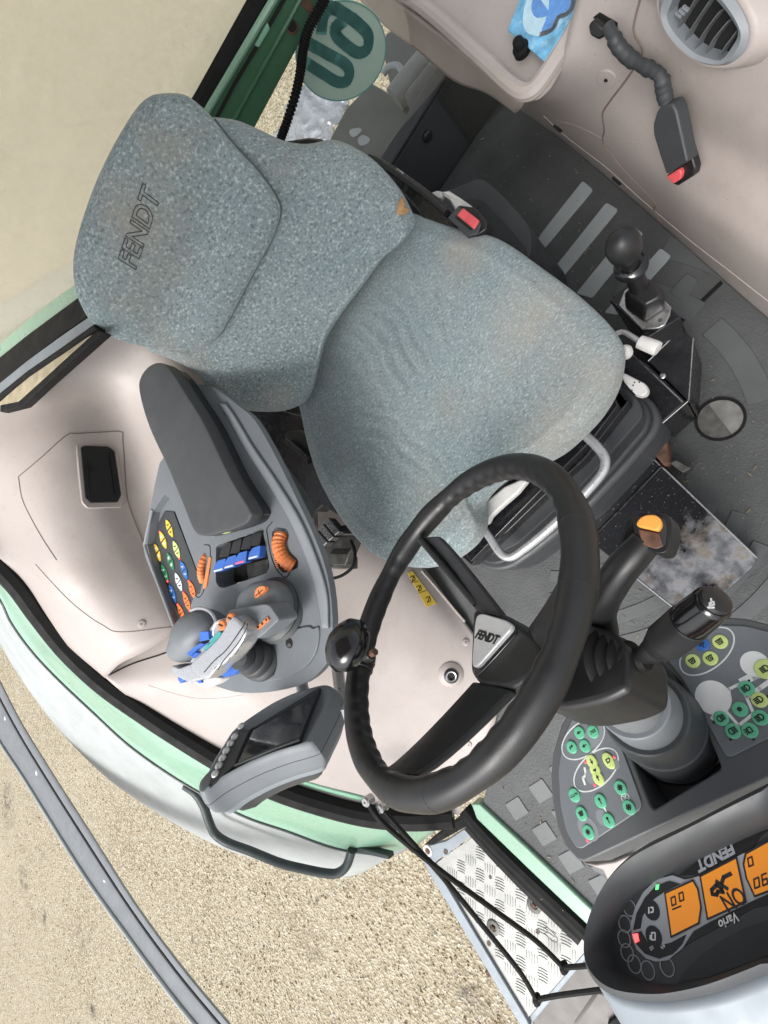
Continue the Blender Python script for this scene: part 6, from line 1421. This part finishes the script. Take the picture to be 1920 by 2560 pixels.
# fender of the rear wheel outside the window
of = new_empty('outer_fender', at(100, 780, .3), 'mint and white rear fender top outside the dusty window', 'fender')
obj('shell', sheet([[(-90, 800, .35), (0, 760, .38), (100, 700, .40), (200, 640, .42), (330, 560, .42)], [(-80, 870, .42), (0, 820, .44), (100, 745, .46), (200, 680, .47), (330, 620, .46)], [(-60, 950, .44), (20, 900, .46), (120, 820, .48), (220, 750, .48), (340, 690, .47)]], 5, 5), 'fender', of, solid=.01, ang=180)
obj('green_band', sheet([[(-85, 880, .455), (10, 835, .465), (110, 765, .475), (210, 700, .48)], [(-70, 960, .46), (25, 905, .475), (125, 825, .49), (225, 755, .49)]], 5, 4), 'mint', of, solid=.01, ang=180)
# speed disc on the lower rear window
dsk = new_empty('speed_disc', at(850, 120, .35), 'round pale green speed sticker reading 60 behind the green beam', 'sticker')
DFc = Frame(onp(*zp(*ZA, [(930, 290)])[0], q1 - RN*.12, RN), RD, n=RN)
dpx = [(930 + 268*math.cos(t)*1.0 - 20*math.sin(t), 300 + 300*math.sin(t)) for t in [2*math.pi*k/48 for k in range(48)]]
do = DFc.pxs(zp(*ZA, dpx))
plain('disc', (0.42, 0.56, 0.48), 0.4, var=0.05, vs=6); plain('disc_teal', (0.13, 0.33, 0.30), 0.4, var=0.04)
dd = obj('disc', prism(do, DFc, -.004, 0), 'disc', dsk, smooth=False)
dc = sum(do, V((0, 0)))/48
obj('disc_edge', ring2(DFc, do, [dc + (p-dc)*.975 for p in do], 0, .001), 'disc_teal', dd, smooth=False)
for L in ([(730, 250), (850, 318), (950, 375), (978, 425), (960, 478), (905, 482), (820, 432), (735, 378)], [(1010, 120), (1080, 190), (1092, 245), (1075, 295), (1025, 308), (955, 262), (905, 210), (898, 165), (935, 130)], [(1020, 130), (950, 82), (880, 45), (845, 62), (822, 110), (815, 175)]):
    obj('numeral', strokes(DFc, [catmull(DFc.pxs(zp(*ZA, L)), 4)], .0125, .001, None, .0008), 'disc_teal', dd, smooth=False)
# clear lower rear pane
RBl = Frame(q1 - RN*.135, RD, n=RN)
lv = [RBl.px(*p) for p in zp(*ZA, [(200, 900), (1500, 600)])]
pane2 = obj('lower_window', box(RBl, -.9, .9, min(p.y for p in lv)-.15, max(p.y for p in lv)+.2, -.003, 0), 'clear_glass', smooth=False)
tag(pane2, 'clear lower rear window pane behind the round sticker', 'window')
# corrugated hose
hsP = catmull([RB.w(*p, .03) for p in RB.pxs(zp(*ZA, [(860, -60), (800, 60), (735, 180), (705, 300), (690, 420), (660, 560), (610, 720), (570, 830)]), .03)], 26)
hsr = [.0095 + .0014*(1 if (i // 2) % 2 else -1) for i in range(len(hsP))]
tag(obj('corrugated_hose', tube(hsP, hsr, 10), 'black_rubber', ang=25), 'black corrugated hose hanging in front of the round sticker', 'hose')
# tractor parts outside: hitch cover plate, pipe, bracket
hit = new_empty('hitch_cover', at(880, 320, -.1), 'dark grey steel cover with worn paint spots behind the cab', 'cover')
hz_ = -.12
def rearslab(nm, pts, z, t, mat, par, **kw): return slab(nm, zp(*ZA, pts), z, t, mat, par, **kw)
plain('hitch_paint', (0.035, 0.042, 0.042), 0.4, var=0.25, vs=10, dirt=(0.012, 0.014, 0.014), dirt_amt=0.9, ds=9)
rearslab('plate', [(840, 870), (960, 640), (1110, 490), (1300, 600), (1390, 690), (1330, 900), (1250, 980), (1080, 940)], -.10, .10, 'hitch_paint', hit, bevel=.006)
for pts in ([(985, 770), (1040, 758), (1050, 780), (1010, 812), (985, 800)], [(1030, 825), (1060, 800), (1100, 820), (1090, 850), (1045, 862)]):
    obj('paint_spot', prism(catmull(hframe(-.099).pxs(zp(*ZA, pts)), 3, True), hframe(-.099), -.001, .0005), 'console_light', hit, smooth=False)
rearslab('side_box', [(1190, 200), (1300, 130), (1500, 330), (1560, 460), (1420, 380), (1230, 570), (1180, 330)], -.30, .2, 'charcoal', hit, bevel=.01)
pp = new_empty('lift_pipe', at(1010, 210, -.05), 'thick grey steel pipe beside the hitch cover', 'pipe')
obj('tube', tube([at(*p, z) for p, z in zip(zp(*ZA, [(1250, 590), (1330, 490), (1440, 360), (1560, 230)]), (-.05, -.06, -.07, -.08))], .045, 18), 'grey_paint', pp)
obj('socket', tube([at(*zp(*ZA, [(1400, 660)])[0], -.06), at(*zp(*ZA, [(1560, 470)])[0], -.04)], .075, 18), 'charcoal', pp)
obj('loop', tube(catmull([at(*p, -.03) for p in zp(*ZA, [(1180, 440), (1210, 400), (1260, 390), (1290, 420), (1290, 470)])], 5), .012, 10), 'grey_metal', pp)
fm = new_empty('clear_film', at(780, 300, -.1), 'crumpled shiny plastic sheet outside below the round sticker', 'sheet')
plain('chrome_film', (0.40, 0.42, 0.47), 0.25, 0.5, var=0.3, vs=14, bs=20, bst=0.5, bd=0.008)
obj('film', sheet([[(p[0], p[1], z) for p, z in zip(zp(*ZA, L), (-.35, -.30, -.34, -.30))] for L in ([(520, 830), (620, 640), (700, 520), (740, 420)], [(640, 860), (720, 690), (780, 560), (830, 450)], [(760, 880), (830, 720), (880, 590), (930, 480)], [(860, 860), (920, 720), (970, 610), (1010, 520)])], 8, 8, fn=lambda u, v, p: p + V((0, 0, .012*math.sin(u*23+v*9) + .010*math.sin(v*31-u*14)))), 'chrome_film', fm, solid=.003, ang=180)
# ================================================================ OUTSIDE: STEP, CORDS, HANDRAIL, WINDOW FRAME
SZt = -.40
step = new_empty('access_step', at(1200, 2300, -.6), 'aluminium chequer plate step with grey frame outside the front sill', 'step')
sF = hframe(SZt)
plo = sF.pxs(zp(*ZS, [(655, 372), (460, 500), (350, 585), (985, 1655), (1385, 1190), (1410, 1090)]))
stp_ = obj('chequer_plate', prism(plo, sF, -.006, 0), 'aluminium', step, smooth=False)
# raised tread marks, alternating direction
A0, A1 = sF.px(*zp(*ZS, [(350, 585)])[0]), sF.px(*zp(*ZS, [(985, 1655)])[0]); B0, B1 = sF.px(*zp(*ZS, [(655, 372)])[0]), sF.px(*zp(*ZS, [(1410, 1090)])[0])
lu = (A1-A0).normalized(); lw = V((-lu.y, lu.x)); lw = lw if (B0-A0).dot(lw) > 0 else -lw
def inpoly(p, poly):
    c = False; n = len(poly)
    for i in range(n):
        a, b = poly[i], poly[i-1]
        if (a.y > p.y) != (b.y > p.y) and p.x < (b.x-a.x)*(p.y-a.y)/(b.y-a.y) + a.x: c = not c
    return c
bm = B(); pit = .056
for i in range(-2, 24):
    for j_ in range(-4, 14):
        c = A0 + lu*(i*pit) + lw*(j_*pit)
        ang_ = math.atan2(lu.y, lu.x) + R_(45 if (i+j_) % 2 else -45)
        d = V((math.cos(ang_), math.sin(ang_))); e = V((-d.y, d.x))
        for k in range(-2, 3):
            m0 = c + e*(k*.0098)
            if not (inpoly(m0 + d*.022, plo) and inpoly(m0 - d*.022, plo)): continue
            Lq = .0235*(1 - .10*abs(k))
            pts = [m0 - d*Lq, m0 - d*Lq*.4 + e*.0024, m0 + d*Lq*.4 + e*.0024, m0 + d*Lq, m0 + d*Lq*.4 - e*.0018, m0 - d*Lq*.4 - e*.0018]
            prism(pts, sF, -.001, .0022, bm, .25)
plain('tread_alu', (0.23, 0.235, 0.225), 0.42, 0.5, var=0.15, vs=30)
tag(obj('tread_marks', bm, 'tread_alu', stp_, smooth=False), kind='stuff')
fo = lambda L, z, t, m_, nm: slab(nm, zp(*ZS, L), z, t, m_, step, bevel=.003)
fo([(285, 505), (345, 590), (985, 1655), (1010, 1710), (955, 1720), (560, 1060), (320, 660), (268, 560)], SZt+.012, .06, 'grey_metal', 'side_frame')
fo([(600, 305), (650, 358), (450, 500), (440, 525), (410, 525), (350, 575), (285, 500), (300, 455), (430, 420)], SZt+.02, .02, 'grey_metal', 'end_bracket')
fo([(275, 450), (480, 290), (590, 240), (610, 300), (430, 400), (340, 450)], SZt+.10, .08, 'black_rubber', 'mud_flap')
for p, r in (((1040, 862), .027), ((757, 1017), .026)):
    c = at(*zp(*ZS, [p])[0], SZt)
    wsh = obj('washer', lathe(c, (0, 0, 1), [(-.001, r), (.004, r), (.005, r*.9), (.005, r*.5), (.001, r*.42), (.001, 0)], 24), 'steel_dull', step)
    obj('bolt', lathe(c, (0, 0, 1), [(.001, r*.32), (.009, r*.32), (.010, r*.25), (.010, 0)], 6), 'rust', wsh)
for p, r in (((302, 490), .021), ((427, 497), .010), ((725, 1130), .009), ((1063, 1050), .008), ((735, 672), .006)):
    c = at(*zp(*ZS, [p])[0], SZt + (.0205 if p[1] < 500 else .0006))
    h_ = obj('hole', lathe(c, (0, 0, 1), [(-.002, r), (.002, r), (.002, r*.6), (.0005, r*.55), (.0005, 0)], 18), 'white_plastic' if p == (302, 490) else 'steel_dull', step)
    obj('hole_core', lathe(c, (0, 0, 1), [(.0006, r*.55), (.0016, r*.5), (.0016, 0)], 14), 'rust', h_)
slab('stop_bolt', zp(*ZS, [(695, 1325), (735, 1315), (748, 1350), (715, 1368)]), SZt-.02, .04, 'rust', step, bevel=.002)
stmp = sF.pxs(zp(*ZS, [(1100, 1040), (1130, 1020), (1195, 1090), (1190, 1120), (1150, 1100)]))
obj('stamp', strokes(sF, [catmull(stmp, 3, True), sF.pxs(zp(*ZS, [(1140, 1030), (1190, 1062)])), sF.pxs(zp(*ZS, [(1125, 1045), (1180, 1085)]))], .0008, .0004, None, .0008), 'steel_dull', stp_, smooth=False)
plain('brown_grey', (0.15, 0.138, 0.128), 0.55, var=0.1, vs=8, speck=0.4)
blk = new_empty('step_support', at(1450, 2520, -.6), 'grey brown painted beam under the end of the step', 'beam')
slab('beam', zp(*ZS, [(1000, 1640), (1390, 1185), (1600, 1100), (1800, 1300), (1500, 1800), (1100, 1800)]), -.43, .12, 'brown_grey', blk, bevel=.01)
slab('edge', zp(*ZS, [(985, 1650), (1385, 1185), (1420, 1215), (1020, 1690)]), -.405, .03, 'grey_metal', blk, bevel=.004)
slab('lower_block', zp(*ZS, [(1280, 1700), (1460, 1440), (1640, 1500), (1640, 1800)]), -.425, .03, 'brown_grey', blk, bevel=.02)
slab('dark_gap', zp(*ZS, [(1540, 1687), (1640, 1610), (1700, 1640), (1640, 1760)]), -.41, .02, 'black_rubber', blk, bevel=.004)
for nm, pts, lab in (('cord', [(917, 2003, .26), (960, 2060, .24), (1093, 2170, .10), (1231, 2272, -.06), (1340, 2352, -.18), (1410, 2420, -.26), (1417, 2418, -.25), (1450, 2416, -.22), (1500, 2410, -.18)], 'upper black cord stretched across the chequer plate step'),
                     ('cord', [(952, 2020, .24), (1010, 2085, .20), (1100, 2185, .06), (1213, 2322, -.10), (1300, 2430, -.20), (1342, 2500, -.28), (1352, 2497, -.27), (1400, 2488, -.24), (1495, 2476, -.18), (1540, 2470, -.15)], 'lower black cord crossing below the other over the step edge')):
    cr_ = new_empty('cord', at(*pts[3]), lab, 'cord', 'two cords over the step')
    obj('line', tube(catmull([at(*p) for p in pts], 6), .0078, 8), 'black_rubber', cr_)
    kq = at(*pts[5]); obj('knot', lathe(kq, (.5, .5, .4), [(-.02, .004), (-.012, .013), (0, .015), (.010, .012), (.018, .004)], 10), 'black_rubber', cr_)
    obj('anchor', lathe(at(*pts[0]), (0, 0, 1), [(-.02, .014), (.006, .014), (.01, .010), (.01, .004), (.004, 0)], 14), 'steel', cr_)
hr = new_empty('handrail', at(700, 2080, .2), 'dark green grey tubular grab rail on the outer fender', 'handrail')
rp = zp(*ZM, [(130, 650, .385), (185, 690, .37), (225, 755, .35), (255, 840, .33), (285, 900, .31), (350, 945, .29), (470, 990, .24), (620, 1050, .18), (760, 1085, .13), (870, 1105, .10), (925, 1100, .09), (965, 1065, .085), (985, 1010, .085), (992, 985, .085)])
rod('tube', rp, .0145, 'rail', hr)
slab('foot', zp(*ZM, [(100, 625), (140, 622), (200, 660), (230, 720), (190, 700)]), .37, .03, 'rail', hr, bevel=.003)
slab('foot', zp(*ZM, [(905, 962), (960, 955), (1080, 985), (1180, 1010), (1185, 1035), (1060, 1005), (930, 985)]), .07, .03, 'rail', hr, bevel=.003)
wfm = new_empty('open_window_frame', at(250, 2050, .5), 'curved grey aluminium frame of the opened side window with rivets', 'window frame')
wz = .5
la = zp(*ZR, [(-140, 640), (0, 880), (100, 1030), (200, 1190), (400, 1510), (600, 1790), (800, 2060), (960, 2260), (1060, 2390)])
ra = zp(*ZR, [(-140, 300), (0, 570), (100, 765), (250, 1010), (430, 1290), (640, 1620), (860, 1920), (1110, 2220), (1260, 2400)])
def wrow(t, z): return [(a[0]+(b[0]-a[0])*t, a[1]+(b[1]-a[1])*t, z) for a, b in zip(la, ra)]
obj('profile', sheet(extend([wrow(0, wz-.03), wrow(.05, wz), wrow(.10, wz), wrow(.62, wz+.004), wrow(.66, wz-.004), wrow(.72, wz-.006), wrow(.76, wz+.004), wrow(.95, wz+.003), wrow(1, wz-.02)], .5, .5), 6, 4), 'grey_paint', wfm, solid=.004, ang=30)
obj('lip_highlight', tube(catmull(extend([wrow(.03, wz+.003)], .5, .5)[0], 6), .006, 10), 'fender', wfm)  # pale tube standing in for the highlight along the frame's edge
obj('groove', tube(catmull(extend([wrow(.70, wz-.001)], .5, .5)[0], 6), .005, 8), 'console_dark', wfm)
for p in ((25, 755), (175, 1015), (500, 1528)):
    obj('rivet', lathe(at(*zp(*ZR, [p])[0], wz+.003), (0, 0, 1), [(-.002, .011 if p[0] < 400 else .007), (.002, .010 if p[0] < 400 else .006), (.004, .004), (.004, 0)], 14), 'white_plastic', wfm)
# ================================================================ LOOSE DIRT
bm = B(); rg_ = random.Random(3)
zones = [((1150, 330), (1500, 720), 60), ((1560, 900), (1900, 1300), 60), ((1240, 1880), (1450, 2280), 40), ((1330, 520), (1560, 800), 30), ((1480, 1380), (1700, 1600), 30)]
for (x0, y0), (x1, y1), n in zones:
    for _ in range(n):
        p = at(rg_.uniform(x0, x1), rg_.uniform(y0, y1), .0045); a = rg_.uniform(0, 6.28)
        L_q, W_q = (rg_.uniform(.004, .011), rg_.uniform(.0006, .0012)) if rg_.random() < .35 else (rg_.uniform(.001, .0028), rg_.uniform(.0008, .0022))
        d = V((math.cos(a), math.sin(a))); e = V((-d.y, d.x)); c = V((p.x, p.y))
        prism([c - d*L_q, c - e*W_q, c + d*L_q, c + e*W_q], FLOORF, .0026, .0026 + rg_.uniform(.0012, .0022), bm, .3)
plain('straw', (0.30, 0.25, 0.16), 0.9, var=0.5, vs=200)
tag(obj('floor_debris', bm, 'straw', smooth=False), 'grit and straw bits scattered on the rubber floor mat', 'debris', kind='stuff')

# loose stones lying on the yard, near the tractor
vv, ff = [], []
for _ in range(5200):
    x_, y_ = (rg_.uniform(-20, 700), rg_.uniform(1650, 2560)) if rg_.random() < .62 else (rg_.uniform(500, 1330), rg_.uniform(2050, 2560))
    p = at(x_, y_, GZ); r_ = rg_.choice((.004, .005, .006, .007, .009, .012))*rg_.uniform(.8, 1.2); k_ = len(vv); a_ = rg_.uniform(0, 6.28)
    for q in range(5):
        rr = r_*rg_.uniform(.75, 1.3); vv.append((p.x + rr*math.cos(a_+q*1.2566), p.y + rr*math.sin(a_+q*1.2566), GZ - .001))
    for q in range(5):
        rr = r_*rg_.uniform(.5, .8); vv.append((p.x + rr*math.cos(a_+q*1.2566+.3), p.y + rr*math.sin(a_+q*1.2566+.3), GZ + r_*rg_.uniform(.5, .9)))
    for q in range(5): ff.append((k_+q, k_+(q+1) % 5, k_+5+(q+1) % 5, k_+5+q))
    ff.append((k_+5, k_+6, k_+7, k_+8, k_+9))
m, t, b = nodes('stone')
v_ = nd(t, 'ShaderNodeTexVoronoi', Scale=30.0); lk(t, coords(t), v_.inputs['Vector']); sv_ = nd(t, 'ShaderNodeSeparateColor'); lk(t, v_.outputs['Color'], sv_.inputs[0])
lk(t, ramp(t, sv_.outputs[0], [(0.0, (0.20, 0.16, 0.10)), (0.4, (0.33, 0.27, 0.17)), (0.8, (0.46, 0.41, 0.31)), (1.0, (0.58, 0.56, 0.50))]), b.inputs['Base Color']); b.inputs['Roughness'].default_value = .85
gm = bpy.data.meshes.new('loose_gravel'); gm.from_pydata(vv, [], ff); gm.materials.append(M['stone']); go = bpy.data.objects.new('loose_gravel', gm); COL.objects.link(go)
tag(go, 'loose pale gravel stones lying on the yard', 'gravel', kind='stuff')
